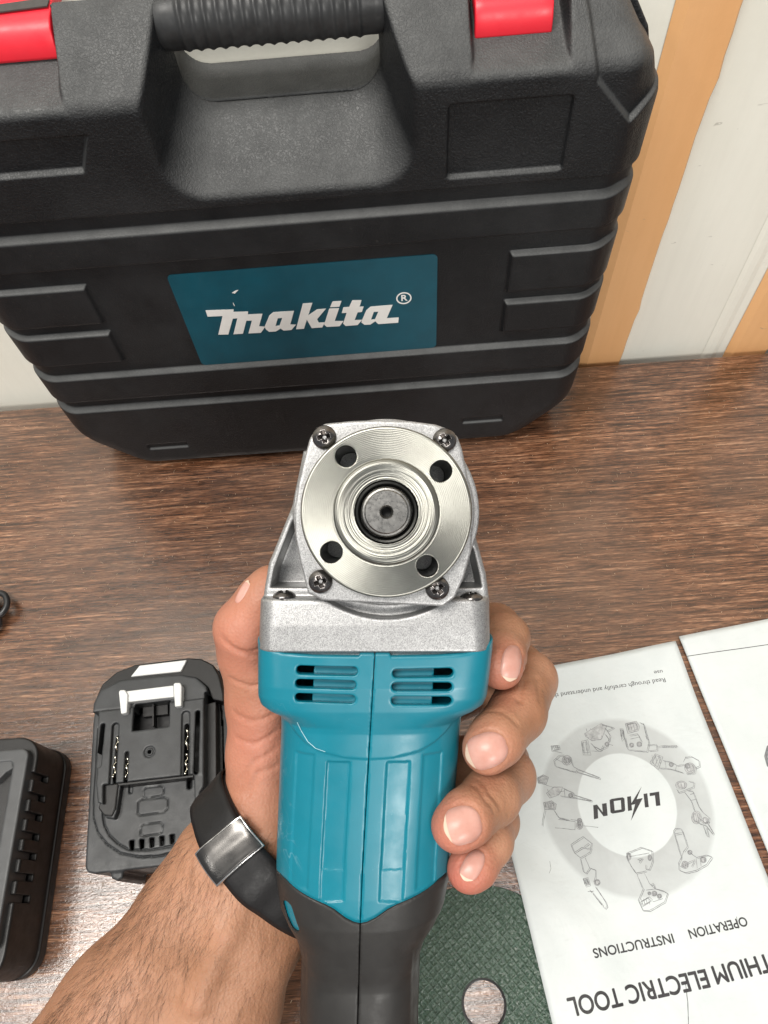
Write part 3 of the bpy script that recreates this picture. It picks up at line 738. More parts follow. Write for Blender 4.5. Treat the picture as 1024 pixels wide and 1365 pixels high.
# creases: thin grooves at the joints and on the thenar
def groove(pts, r=.9, k=1.2):
    for a, b in zip(pts[:-1], pts[1:]):
        A, Bp = hit(*a), hit(*b)
        if A is None or Bp is None: continue
        s = sub(A, Bp, 5)
        x, y, z = X[s[0]], Y[:, s[1]], Z[:, :, s[2]]
        e = Bp - A; wx, wy, wz = x - A[0], y - A[1], z - A[2]
        t = np.clip((wx * e[0] + wy * e[1] + wz * e[2]) / (e @ e + 1e-9), 0, 1)
        d = np.sqrt((wx - e[0] * t) ** 2 + (wy - e[1] * t) ** 2 + (wz - e[2] * t) ** 2)
        hand[s] = hand[s] + r * np.exp(-(d / k) ** 2)
def samp(p):
    q = (np.asarray(p) - np.array(HLO)) / v_; i = np.floor(q).astype(int)
    if (i < 0).any() or (i >= np.array(SH) - 1).any(): return BIG
    fx, fy, fz = q - i; c = hand[i[0]:i[0] + 2, i[1]:i[1] + 2, i[2]:i[2] + 2]
    c = c[0] * (1 - fx) + c[1] * fx; c = c[0] * (1 - fy) + c[1] * fy; return float(c[0] * (1 - fz) + c[1] * fz)
def hit(px, py, z0=-6.0, z1=-115.0, step=.8):
    z = z0; prev = None
    while z > z1:
        f_ = samp(P(px, py, z))
        if f_ < 0:
            if prev is None: return np.array(P(px, py, z))
            t = prev / (prev - f_); return np.array(P(px, py, z + step * (1 - t)))
        prev = f_ if f_ < BIG else None; z -= max(step, 0) ; 
    return None
def grad(p):
    h = .9; p = np.asarray(p, float)
    g = np.array([samp(p + [h, 0, 0]) - samp(p - [h, 0, 0]), samp(p + [0, h, 0]) - samp(p - [0, h, 0]), samp(p + [0, 0, h]) - samp(p - [0, 0, h])])
    return g / (np.linalg.norm(g) + 1e-9)
for pts in ([(296, 850), (312, 866), (334, 874), (352, 872)], [(303, 858), (322, 868), (345, 866)], [(312, 950), (335, 962), (366, 952)], [(316, 985), (340, 992), (368, 975)],
            [(322, 1040), (340, 1015), (366, 1000)], [(330, 1060), (345, 1030), (368, 1022)], [(308, 905), (335, 915), (362, 905)],
            [(700, 905), (692, 935), (660, 925)], [(690, 965), (672, 950), (650, 948)]): groove(pts, .75, .95)
for pts in ([(640, 1040), (655, 1060), (668, 1078)], [(700, 880), (716, 905), (720, 935)], [(632, 1047), (648, 1067), (660, 1084)]): groove(pts, .55, 1.0)
# nails press a shallow bed into each fingertip
NAILS = [  # centre px, half width, half length, rotation (deg, of the long axis towards the tip, in the picture, y down), label
    ((649, 1000.5), 24, 28, 160, None), ((617, 1100), 26, 25, 166, None), ((630, 1154), 13.5, 22, 118, None), ((681.5, 884), 13.5, 24, 98, None), ((324, 789), 4.5, 17, -60, None)]
for (c_, a_, b_, r_, _) in NAILS[:4]:           # the skin folds in round each nail
    a = rad(r_); ax = np.array([math.cos(a), math.sin(a)]); sd = np.array([-ax[1], ax[0]]); ol = []
    for t in np.linspace(rad(62), rad(298), 22):
        u, w = math.sin(t), math.cos(t); e = 2.2 if w < 0 else 3.4
        q_ = np.array(c_) + ax * (w * b_ * 1.03) + sd * (np.sign(u) * (1 - min(1, abs(w) ** e)) ** (1 / e) * a_ * 1.06); ol.append(tuple(q_))
    groove(ol, .42, .75)
ho = vdb_mesh('arm', hand, HLO, v_, M_skin, pr, .001)
me = ho.data; co = np.empty(len(me.vertices) * 3, np.float32); me.vertices.foreach_get('co', co); co = co.reshape(-1, 3) * 1000
bl = np.zeros(len(co), np.float32)
for ch, amt in zip(FI, (.55, .35, .75, .9)):
    t = np.array(P(*ch[-1][:3])); tip = np.array(P(*ch[-2][:3])); e = t - tip; e /= np.linalg.norm(e); t = t + e * 3
    bl = np.maximum(bl, amt * np.clip(1.25 - np.linalg.norm(co - t, axis=1) / 13, 0, 1))
for c_, r_, amt in ((P(330, 850, -45), 40, .55), (P(345, 980, -58), 48, .5), (P(665, 940, -40), 16, .3), (P(328, 808, -42), 20, .3)):
    bl = np.maximum(bl, amt * np.clip(1 - np.linalg.norm(co - np.array(c_), axis=1) / r_, 0, 1))
at = me.attributes.new('blush', 'FLOAT', 'POINT'); at.data.foreach_set('value', np.clip(bl, 0, 1))
def nail(c, hw, hl, ang, nu=16, nv=18):
    a = rad(ang); ax = np.array([math.cos(a), math.sin(a)]); sd = np.array([-ax[1], ax[0]])
    def patch(w0, w1, nv, lift):
        G = np.zeros((nu + 1, nv + 1, 3)); Nn = np.zeros_like(G)
        for i in range(nu + 1):
            for j in range(nv + 1):
                u = -1 + 2 * i / nu; w = w0 + (w1 - w0) * j / nv
                e = 2.2 if w < 0 else 3.4
                wl = w * (1 if w < 0 else .86 + .14 * (1 - u * u))
                lim = (1 - min(1, (abs(w) * (.985 if w > 0 else .97)) ** e)) ** (1 / e)
                q = np.array(c) + ax * (wl * hl) + sd * (u * lim * hw)
                h = hit(*q, step=.4)
                if h is None: h = G[i, j - 1] if j else G[i - 1, j]
                G[i, j] = h; Nn[i, j] = grad(h)
        for _ in range(4): Nn[1:-1, 1:-1] = (Nn[1:-1, 1:-1] * 2 + Nn[:-2, 1:-1] + Nn[2:, 1:-1] + Nn[1:-1, :-2] + Nn[1:-1, 2:]) / 6
        for _ in range(3): G[1:-1, 1:-1] = (G[1:-1, 1:-1] * 2 + G[:-2, 1:-1] + G[2:, 1:-1] + G[1:-1, :-2] + G[1:-1, 2:]) / 6
        L_ = np.full((nu + 1, nv + 1, 1), lift); L_[0] = L_[-1] = .0
        if w0 < -.9: L_[:, 0] = .0
        return G + Nn * L_
    def surf(name, G, mat, par):
        n1 = G.shape[1]; Fc = [(i * n1 + j, (i + 1) * n1 + j, (i + 1) * n1 + j + 1, i * n1 + j + 1) for i in range(nu) for j in range(n1 - 1)]
        return mesh(name, G.reshape(-1, 3) / 1000, Fc, mat, par)
    o = surf('fingernail', patch(-1, .84, nv, .40), M_nail, pr)
    surf('nail_edge', patch(.80, .99, 4, .47), M_nailtip, o)
    return o
for c_, a_, b_, r_, _ in NAILS: nail(c_, a_, b_, r_)
# hair on the forearm: one mass of fine curved strands
HV, HF = [], []
def strand(root, d, n_, L, w):
    k0 = len(HV); p = np.array(root); cur = np.array(d) / np.linalg.norm(d); sidev = np.cross(cur, [0, 0, 1.0]); sidev /= np.linalg.norm(sidev) + 1e-9
    bend = rng.normal(0, .10); m_ = 5
    for i in range(m_ + 1):
        ww = w * (1 - i / (m_ + .6))
        HV.append((p - sidev * ww) / 1000); HV.append((p + sidev * ww) / 1000); HV.append((p + np.array([0, 0, 1.]) * ww * 1.2) / 1000)
        cur = cur + sidev * bend - n_ * .13; cur /= np.linalg.norm(cur); p = p + cur * L / m_
    for i in range(m_):
        a = k0 + i * 3
        for k in range(3): HF.append((a + k, a + (k + 1) % 3, a + 3 + (k + 1) % 3, a + 3 + k))
cnt = 0
for _ in range(9000):
    px = rng.uniform(60, 392); py = rng.uniform(1105, 1400)
    # dense along the upper-left side of the arm, sparse towards the wrist tendons
    L0 = (250 + (1110 - py) * .75)          # left contour
    dist = px - L0
    if dist < -4: continue
    pden = (.95 if dist < 75 else .55 if dist < 140 else .12) * (1 if py > 1165 else .35)
    if rng.random() > pden * .62: continue
    h = hit(px, py, step=1.2)
    if h is None: continue
    n_ = grad(h); d_ = np.array([-.35 + rng.normal(0, .28), -1.0 + rng.normal(0, .2), 0.1]); d_ = d_ - n_ * (d_ @ n_); d_ = d_ / np.linalg.norm(d_) + n_ * .5
    strand(h - n_ * .1, d_, n_, rng.uniform(5, 12.5), rng.uniform(.018, .036)); cnt += 1
for _ in range(420):                          # strands standing off the left outline
    py = rng.uniform(1120, 1365); px = 250 + (1110 - py) * .75 + rng.uniform(-2, 14)
    h = hit(px, py, step=.8)
    if h is None: continue
    n_ = grad(h); d_ = np.array([-.75 + rng.normal(0, .3), -.9 + rng.normal(0, .25), .1])
    strand(h, d_, n_, rng.uniform(3, 7.5), .045)
o = mesh('arm_hair', HV, HF, M_hair, pr); o['kind'] = 'stuff'
print('hair', cnt, time.time() - T0)

# ------------------------------------------------------------------ wristwatch seen from the clasp side
ww_ = thing('wristwatch', 'black leather watch strap with folding steel clasp round the wrist', 'watch', TM)
C0 = np.array(P(368, 1148, -68)); A0 = np.array([.73, .68, .0]); A0 /= np.linalg.norm(A0)
E1 = np.array([0, 0, 1.0]); E2 = np.cross(A0, E1); E2 /= np.linalg.norm(E2)
def wrist(th, s, lift):
    d = E1 * math.cos(th) + E2 * math.sin(th); o_ = C0 + A0 * s; r = 6.0
    while r < 60:
        if samp(o_ + d * r) > 0: break
        r += .5
    return o_ + d * (r + lift), r
def band(name, th0, th1, hw0, hw1, lift, thick, mat, parent, n=70, s_off=0.0, round_=True):
    prof = []; m_ = 9
    for k in range(m_ + 1):
        t = -1 + 2 * k / m_; prof.append((t, thick * (1 - abs(t) ** 5 * .7)))
    V, Fc = [], []; rad_ = np.zeros((n + 1, m_ + 1)); 
    for i in range(n + 1):
        th = th0 + (th1 - th0) * i / n; hw = hw0 + (hw1 - hw0) * i / n
        for k, (t, h) in enumerate(prof): rad_[i, k] = wrist(th, s_off + t * hw, 0)[1]
    R2 = rad_.copy(); mx = R2.max(axis=1, keepdims=True)
    R2 = R2 * .35 + mx * .65                          # a stiff band bridges the hollows
    for _ in range(8): R2[1:-1] = (R2[1:-1] * 2 + R2[:-2] + R2[2:]) / 4
    for i in range(n + 1):
        th = th0 + (th1 - th0) * i / n; hw = hw0 + (hw1 - hw0) * i / n; d = E1 * math.cos(th) + E2 * math.sin(th)
        for k, (t, h) in enumerate(prof): V.append((C0 + A0 * (s_off + t * hw) + d * (R2[i, k] + lift + h)) / 1000)
        for k, (t, h) in enumerate(prof[::-1]): V.append((C0 + A0 * (s_off + t * hw) + d * (R2[i, m_ - k] + lift - .4)) / 1000)
    q = 2 * (m_ + 1)
    for i in range(n):
        for k in range(q):
            m2 = (k + 1) % q; Fc.append((i * q + k, i * q + m2, (i + 1) * q + m2, (i + 1) * q + k))
    Fc.append(tuple(range(q))[::-1]); Fc.append(tuple(range(n * q, n * q + q)))
    return mesh(name, V, Fc, mat, parent)
# theta: 0 faces the camera, negative runs to the upper left (thumb side)
sg = 1 if (E2 @ np.array([-1, 1, 0])) > 0 else -1
print('sg', sg, E2)
st = band('strap', sg * rad(118), sg * rad(-150), 9.4, 9.4, .4, 1.5, M_strap, ww_)
st2 = band('strap_end', sg * rad(112), sg * rad(44), 9.1, 9.1, 2.0, 1.3, M_strap, ww_)
cl = band('clasp', sg * rad(51.5), sg * rad(30), 10.6, 10.6, 3.5, 1.3, M_cdark, ww_, n=36); cr_ = band('clasp_rim', sg * rad(52.6), sg * rad(28.9), 11.2, 11.2, 3.0, 1.2, M_clasp, ww_, n=36); bevel(cr_, .0004, 2)
bevel(cl, .0005, 2)
lathe('watch_case', [(0.001, 0), (17, 0), (18.5, 1.5), (18.5, 6), (17, 8), (0.001, 8)], M_clasp, ww_, 48, MM(*(C0 - E1 * 29)) @ Matrix.Rotation(rad(180), 4, 'X') @ Matrix.Scale(.001, 4))

# ------------------------------------------------------------------ things lying on the table
class Loc:
    def __init__(s, c, deg):
        s.c = np.array(c, float); a = rad(deg); s.ex = np.array([math.cos(a), math.sin(a)]); s.ey = np.array([-s.ex[1], s.ex[0]])
        s.M = Matrix.Translation((c[0], c[1], 0)) @ Matrix.Rotation(a, 4, 'Z')
    def __call__(s, px, py, z):                       # picture point at height z (mm) -> local mm
        w = onz(px, py, z / 1000)[:2] - s.c; return (float(w @ s.ex) * 1000, float(w @ s.ey) * 1000)
    def poly(s, pts, z): return [s(p[0], p[1], z) for p in pts]
def slab(pts, X, Y, Z, z0, z1, k=.5): return smax(sd_poly(pts, X, Y), np.maximum(Z - z1, z0 - Z), k)

# --- battery pack
L = Loc((-.1500, .0905), 4.2)
bt = thing('battery_pack', 'dark grey slide-on battery pack with white latch, lying behind the wrist', 'battery', L.M)
v_ = .5; lo = (-46, -66, -.5); X, Y, Z = axes(lo, (46, 68, 56), v_)
q = lambda pts, z: L.poly(pts, z)
outer = q([(113, 1156), (116, 1163), (126, 1165), (262, 1150), (285, 1145), (300, 1080), (296, 955), (293, 925), (283, 912), (268, 900), (240, 893), (180, 899), (148, 915), (128, 938), (124, 960), (118, 1070)], 41)
f = slab(outer, X, Y, Z, 8, 41, 1.2)
basep = [(p[0] * .985 + .3, p[1] * .985) for p in outer]
f = np.minimum(f, slab(basep, X, Y, Z, 0, 30, 2.0))
nub = q([(155, 1150), (175, 1150), (172, 1172), (165, 1176), (157, 1172)], 30); f = smin(f, slab(nub, X, Y, Z, 2, 40, 1.5), 1.5)
# rim inside the outer arc and the floor panel
arc_o = q([(124, 1062), (124, 1090), (130, 1110), (142, 1125), (160, 1137), (185, 1142), (210, 1141), (235, 1135), (256, 1124), (272, 1106), (276, 1080), (274, 1030), (268, 960), (130, 970)], 42.4)
f = np.minimum(f, slab(arc_o, X, Y, Z, 30, 42.4, .4))
g_ = np.abs(sd_poly(arc_o, X, Y)) - .25; f = smax(f, -np.maximum(g_, 40.2 - Z), .15)
arc_i = q([(137, 1088), (139, 1100), (146, 1114), (158, 1125), (172, 1133), (200, 1133), (228, 1128), (246, 1118), (258, 1100), (262, 1075), (262, 1020), (140, 1030)], 42.4)
f = smax(f, -np.maximum(np.abs(sd_poly(arc_i, X, Y)) - .3, 41.2 - Z), .15)
# top end slope (black bumper is its own part), deck and rails
deck = q([(131, 948), (200, 938), (266, 931), (272, 922), (274, 1000), (262, 1033), (140, 1046), (127, 1046)], 51)
deck = q([(131, 948), (273, 930), (273, 1033), (258, 1032), (158, 1043.5), (128, 1047)], 51)
f = np.minimum(f, slab(deck, X, Y, Z, 30, 51, .6))
cap_ = q([(124, 944), (132, 922), (160, 907), (200, 902), (240, 899), (262, 903), (277, 918), (282, 940), (272, 925), (235, 930), (160, 940)], 48.5)
cap_ = q([(124, 950), (125, 938), (134, 921), (160, 907), (200, 902), (240, 899), (262, 903), (275, 915), (279, 934)], 48.5)
f = np.minimum(f, smax(slab(cap_, X, Y, Z, 25, 49.5, 1.4), Z - 49.5 + .0 * Y, .8))
railL = q([(127, 1040), (158, 1040), (152, 1080), (148, 1090), (136, 1088), (130, 1078)], 51)
f = np.minimum(f, smax(slab(railL, X, Y, Z, 30, 47, .8), Z - 47, .5))
railL2 = q([(127, 1040), (137, 1040), (137, 1072), (130, 1070)], 51); f = np.minimum(f, slab(railL2, X, Y, Z, 30, 51, .6))
railR = q([(258, 1030), (273, 1030), (274, 1044), (266, 1056), (266, 1072), (259, 1070)], 51)
f = np.minimum(f, slab(railR, X, Y, Z, 30, 50.8, .8))
# undercut below the rails on the right-hand side
uc = q([(275, 925), (300, 925), (300, 1090), (275, 1090)], 45); 
f = smax(f, -slab(uc, X, Y, Z, 34, 60, .4), .5)
inn = sd_poly(outer, X, Y) + 2.6; inn2 = sd_poly(deck, X, Y) + 2.4
f = np.maximum(f, -np.maximum(inn, np.maximum(Z - 39.5, 10 - Z))); f = np.maximum(f, -np.maximum(inn2, np.maximum(Z - 48.3, 20 - Z)))
def pit(pts, z, depth, k=.3):
    global f
    f = smax(f, -np.maximum(sd_poly(q(pts, z), X, Y), depth - Z), k)
def slot(a, b, r, z, depth):
    global f
    f = smax(f, -np.maximum(seg2(X, Y, L(*a, z), L(*b, z), r), depth - Z), .25)
pit([(178.5, 938), (226, 932.5), (225, 968), (176, 974.5)], 51, 38)
slot((137, 967), (131, 1020), 1.25, 51, 42); slot((153.5, 968), (149, 1048), 1.9, 51, 48.6); slot((155.5, 982), (149.5, 1060), 1.0, 51, 40)
slot((169, 1004), (166.5, 1052), .95, 51, 41)
slot((247.5, 953), (246.5, 1040), 2.35, 51, 49.6); slot((248, 967), (246.5, 1045), 1.3, 51, 40); slot((263.5, 950), (261, 1029), 1.3, 51, 42)
R = np.sqrt((X - L(199, 1002, 51)[0]) ** 2 + (Y - L(199, 1002, 51)[1]) ** 2)
f = smax(f, -np.maximum(np.abs(R - 2.6) - .4, 50.1 - Z), .1); f = smax(f, -np.maximum(R - 1.1, 48 - Z), .1)
for i, (sx, sy) in enumerate(((175, 1125), (188.5, 1123.5), (202, 1121.5), (215.5, 1119.5), (229, 1117))):
    pit([(sx - 2.8, sy - 4.5), (sx + 3.4, sy - 5), (sx + 3, sy + 7), (sx - 1.5, sy + 9)], 42.4, 30, .2)
for pts in ([(191, 1053), (195, 1049.5), (214, 1047), (218, 1049), (218, 1057), (214, 1060.5), (196, 1064), (191, 1062)],
            [(184, 1069), (188, 1066), (219, 1062.5), (224, 1065), (223, 1078), (219, 1082), (187, 1087), (183, 1084)],
            [(188, 1101), (192, 1098.5), (213, 1096), (217, 1099), (216, 1109), (213, 1111), (190, 1115), (187, 1112)]):
    f = smax(f, -np.maximum(np.abs(sd_poly(q(pts, 42.4), X, Y)) - .16, 41.6 - Z), .12)
vdb_mesh('housing', f, lo, v_, M_batt, bt, .001)
def lprism(name, pts, z0, z1, mat, parent, LL, bev=.4):
    P_ = [LL(p[0], p[1], z1) for p in pts]
    return prism(name, [(a / 1000, b_ / 1000) for a, b_ in P_], z0 / 1000, z1 / 1000, mat, parent, bev / 1000)
lprism('slot_shade_core', [(132, 955), (268, 945), (262, 1110), (235, 1120), (150, 1110), (130, 1080)], 12, 36, M_dark, bt, L, .3)  # black insert: the shade deep in slots and window is its colour
lprism('rail_end_shade', [(137, 1046), (158, 1044), (154, 1078), (149, 1088.5), (138, 1087), (131, 1078)], 34, 47.8, M_batt2, bt, L, .8)  # rail end in black, its side shade put into the colour
lprism('ledge_shade', [(157, 1044.6), (258, 1033), (258, 1036), (158, 1047.6)], 40, 50.2, M_batt2, bt, L, .2)  # thin black strip painting the shade on the deck's front face
lprism('bumper', [(125, 937), (136, 912), (155, 896), (180, 886), (250, 877), (268, 878), (284, 886), (292, 900), (298, 925), (298, 935), (283, 932), (277, 917), (262, 905), (240, 901.5), (180, 906), (150, 916), (134, 925)], 6, 45.5, M_batt2, bt, L, 1.5)
lprism('dark_flank', [(287, 893), (298, 893), (302, 905), (305, 960), (306, 1010), (301, 1100), (290, 1100), (289, 1000)], 3, 34, M_batt2, bt, L, 1.0)  # black slabs laid over the right flank and its channel
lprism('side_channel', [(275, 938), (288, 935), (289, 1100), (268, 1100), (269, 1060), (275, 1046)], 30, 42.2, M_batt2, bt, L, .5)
lprism('release_button', [(174, 902), (186, 887), (249, 879.5), (241, 895)], 30, 47.2, M_wplast, bt, L, .5)
bar = lprism('latch_bar', [(167, 921.5), (231, 913.5), (232, 929), (168, 936)], 44, 53.2, M_wplast, bt, L, .5)
lprism('latch_hook', [(158, 922), (160, 919.5), (166.5, 919.5), (170, 926), (169, 950), (161, 951.5)], 44, 55, M_wplast, bt, L, .7)
lprism('latch_hook', [(231, 912), (233, 910), (240, 910), (242, 914), (241.5, 941), (233, 942)], 44, 55, M_wplast, bt, L, .7)
lprism('catch_plate', [(190, 941), (224, 938), (224, 952), (190, 956)], 38, 41, M_batt2, bt, L, .3)
lprism('catch_rib', [(203, 937), (205, 937), (205, 968), (203, 968)], 38, 45, M_batt2, bt, L, .1)
for (x0, y0, x1, y1, n_) in ((155.3, 982, 152.8, 1001, 1.5), (152.2, 1008, 150.2, 1036, 2), (168.6, 1010, 167.2, 1036, 2), (248.2, 972, 247.8, 999, 1.5), (247.6, 1004, 246.9, 1032, 2)):
    pts = []
    for i in range(int(n_ * 8) + 1):
        t = i / (n_ * 8); w = math.sin(t * n_ * 2 * math.pi)
        p = L(x0 + (x1 - x0) * t + w * 1.3, y0 + (y1 - y0) * t, 50); pts.append((p[0] / 1000, p[1] / 1000, .0478 + .0012 * math.cos(t * n_ * 2 * math.pi)))
    tube('contact', pts, (.00085), M_gold, bt, 6)

# --- charger
LC = Loc((-.2585, .0465), 1.2)
ch = thing('battery_charger', 'black vented battery charger, cut off by the left edge', 'charger', LC.M)
v_ = .55; lo = (-72, -66, -.5); X, Y, Z = axes(lo, (58, 70, 56), v_)
fe = LC(38, 1004, 49)[0] ; te = LC(10, 999, 49)[1]
rb = LC(84, 1060, 6)[0]; tb_ = LC(30, 990, 30)[1]; bb_ = LC(30, 1306, 6)[1]
cxm = (-68 + rb) / 2; hwm = (rb + 68) / 2; cym = (tb_ + bb_) / 2; hym = (tb_ - bb_) / 2
slope = np.clip(Z - 6, 0, 60) * (rb - fe - 3) / 40
o2 = box2(X + .0 * Z, Y + 0 * Z, cxm - 0, cym, hwm, hym, 15) 
o3 = box2(X, Y, cxm - 2, cym, hwm - 2, hym - 1, 13)
f = smax(smax(o2 + 0 * Z, (X - rb) * .9 + slope * .85, 3), np.maximum(Z - 43, 3 - Z), 1.2)
f = np.minimum(f, smax(box2(X, Y, cxm, cym, hwm + .5, hym + .4, 14) + 0 * Z, np.maximum(Z - 8, -Z), .8))
rim = np.abs(box2(X, Y, cxm, cym, hwm + .8, hym + .6, 15)) ; 
topf = box2(X, Y, (-62 + fe) / 2, (te + bb_ + 14) / 2, (fe + 62) / 2, (te - bb_ - 14) / 2, 5)
body_c = f.copy()
sl_y = [LC(45, yy, 44)[1] for yy in (1033, 1059, 1085, 1111, 1137.5, 1166, 1195)]
for yy in sl_y:
    s_ = np.maximum(np.maximum(np.abs(Y - yy) - 1.9, np.abs(X - (fe + 4.5)) - 9), 34 - Z * .8 - (X - fe) * .5)
    body_c = smax(body_c, -np.maximum(np.maximum(np.abs(Y - yy) - 1.9, np.abs(X - (fe + 5)) - 8.5), 26 - Z), .4)
for k in range(9):
    yy = tb_ - 28 - k * 11; body_c = smax(body_c, -np.maximum(np.maximum(np.abs(Y - yy) - 2.2, rb + 1.0 - X), -1 - Z), .3)
for k in range(6):
    xx = rb - 22 - k * 11; body_c = smax(body_c, -np.maximum(np.maximum(np.abs(X - xx) - 2.4, tb_ + .2 - Y), 4 - Z), .3)
vdb_mesh('housing', body_c, lo, v_, M_charg, ch, .001)
fr = smax(topf, np.maximum(Z - 49, 42 - Z), 1.0)
tray = box2(X, Y, (-52 + fe - 10) / 2, (te - 7 + bb_ + 26) / 2, (fe - 10 + 52) / 2 + (Z - 49) * .22 + 2, (te - 7 - bb_ - 26) / 2 + (Z - 49) * .1, 3)
fr = np.minimum(smax(topf, np.maximum(Z - 49, 28 - Z), 1.0), fr)
fr = smax(fr, -np.maximum(tray, 26 - Z), .8)
vdb_mesh('top_frame', fr, lo, v_, M_charg2, ch, .001)
prism('dock_floor', [((-60) / 1000, (bb_ + 20) / 1000), ((fe - 4) / 1000, (bb_ + 20) / 1000), ((fe - 4) / 1000, (te - 4) / 1000), (-.060, (te - 4) / 1000)], .027, .029, M_batt2, ch)
prism('dock_rail', [(p[0] / 1000, p[1] / 1000) for p in [LC(-60, 1014, 48), LC(17, 1013, 48), LC(18, 1024, 48), LC(8, 1030, 48), LC(-6, 1044, 48), LC(-60, 1044, 48)]], .029, .0485, M_charg2, ch, .0008)

# --- booklets
DISC = (.0272, -.0375)
LB = Loc((.1776, .1552), 7.0)
BW = -LB(676, 1115, 3)[0]; BH = 212.0
def bh(u, v):                                   # height of the cover (mm) over the table at local (u, v)
    w = LB.c + (u / 1000) * LB.ex + (v / 1000) * LB.ey
    d = math.hypot(w[0] - DISC[0], w[1] - DISC[1])
    lift = 2.5 * max(0, min(1, (.085 - d) / .024)) ** 1.5
    t = max(0, min(1, (.085 - d) / .024)); lift = 2.6 * t * t * (3 - 2 * t)
    cor = 2.6 * math.exp(-((u + 6) ** 2 + (v + 4) ** 2) / 500)
    return 1.3 + lift + cor + .35 * math.sin(u * .045 + 1) * math.cos(v * .03) + .16 * math.sin(u * .16 + v * .05)
def sheet(name, W, Hh, hf, mat, parent, th, nx=40, ny=60):
    V, Fc = [], []
    for j in range(ny + 1):
        for i in range(nx + 1):
            u = -W + W * i / nx; v = -Hh + Hh * j / ny; V.append((u / 1000, v / 1000, hf(u, v) / 1000))
    n0 = len(V)
    V += [(x, y, z - th / 1000) for x, y, z in V]
    I = lambda i, j: j * (nx + 1) + i
    for j in range(ny):
        for i in range(nx):
            a = (I(i, j), I(i + 1, j), I(i + 1, j + 1), I(i, j + 1)); Fc.append(a); Fc.append(tuple(n0 + k for k in a[::-1]))
    bd = [I(i, 0) for i in range(nx)] + [I(nx, j) for j in range(ny)] + [I(i, ny) for i in range(nx, 0, -1)] + [I(0, j) for j in range(ny, 0, -1)]
    for k in range(len(bd)):
        a, b_ = bd[k], bd[(k + 1) % len(bd)]; Fc.append((b_, a, n0 + a, n0 + b_))
    return mesh(name, V, Fc, mat, parent, smooth=True)
bk = thing('instruction_booklet', 'white instruction booklet printed with a ring of tool drawings', 'booklet', LB.M)
rcx, rcy = ((.1245 - LB.c[0]) * LB.ex[0] + (.0575 - LB.c[1]) * LB.ex[1]), ((.1245 - LB.c[0]) * LB.ey[0] + (.0575 - LB.c[1]) * LB.ey[1])
M_cover = mat_paper('booklet_cover', (rcx, rcy, .0290, .0505))
M_paper = mat_paper('booklet_paper')
cov = sheet('cover', BW, BH, bh, M_cover, bk, .12)
for k in range(1, 4): sheet('page', BW - .5 * k, BH - .25 * k, lambda u, v, k=k: bh(u, v) - .3 * k, M_paper, bk, .1, 20, 30)
def on_cover(px, py):                           # picture point -> local mm on the cover
    z = 1.5
    for _ in range(4):
        u, v = LB(px, py, z); z = bh(u, v)
    return u, v
def ptext(body, p0, p1, cap, mat, bold=0., shear=0., name='printed_text', LLf=on_cover):
    fat = bold * 1.6; bold = 0.
    tc = bpy.data.curves.new('t', 'FONT'); tc.body = body; tc.size = 1; tc.offset = bold; tc.shear = shear; tc.extrude = .01
    t = bpy.data.objects.new('t', tc); col.objects.link(t); bpy.context.view_layer.update(); w = t.dimensions.x; h = t.dimensions.y; bpy.data.objects.remove(t)
    a = np.array(LLf(*p0)); b_ = np.array(LLf(*p1)); ex = (b_ - a) / w; ey = np.array([-ex[1], ex[0]]); ey = ey / np.linalg.norm(ey) * cap / .73
    tc.offset = bold
    def pl(x, y, hh):
        p = a + ex * x + ey * y; return (p[0] / 1000, p[1] / 1000, (bh(*p) + .03) / 1000 + hh)
    o = curve_to_mesh(name, tc, .00001, mat, cov, pl)
    if fat:
        V = [v.co.copy() for v in o.data.vertices]; Fc = [tuple(p.vertices) for p in o.data.polygons]; n = len(V); AV, AF = list(V), list(Fc)
        d_ = (ex / 1000) * fat * 1.0; e_ = (ey / 1000) * fat
        for k, (sx, sy) in enumerate(((1, 0), (-1, 0), (0, 1), (0, -1), (.7, .7), (-.7, -.7))):
            AV += [Vector((v.x + d_[0] * sx + e_[0] * sy, v.y + d_[1] * sx + e_[1] * sy, v.z + .000004 * (k + 1))) for v in V]; AF += [tuple(i + n * (k + 1) for i in f) for f in Fc]
        me = bpy.data.meshes.new(name); me.from_pydata([tuple(v) for v in AV], [], AF); me.materials.append(mat); o.data = me
    return o
ptext('OPERATION', (994, 1222), (917.5, 1239.5), 4.6, M_ink, .012)
ptext('INSTRUCTIONS', (897, 1244.5), (791, 1265), 4.6, M_ink, .012)
ptext('ELECTRIC TOOL', (941.5, 1292), (757.5, 1331), 8.6, M_ink, .014)
ptext('LITHIUM', (1043, 1267), (950, 1288.5), 8.6, M_ink, .014)
ptext('Read through carefully and understand these instructions before', (887, 903.5), (655, 936), 2.9, M_ink, .0)
ptext('use', (883.5, 893.0), (872, 894.5), 2.5, M_ink, .0)
c5 = lambda pts: pix(3.938, 700, 940, pts); c6 = lambda pts: pix(4.452, 740, 1090, pts)
def poly_print(name, pts, mat):
    def pl(x, y, hh): return (x / 1000, y / 1000, (bh(x, y) + .03) / 1000 + hh)
    return curve_mesh(name, [[on_cover(*p) for p in lp] for lp in pts], .00003, mat, cov, pl)
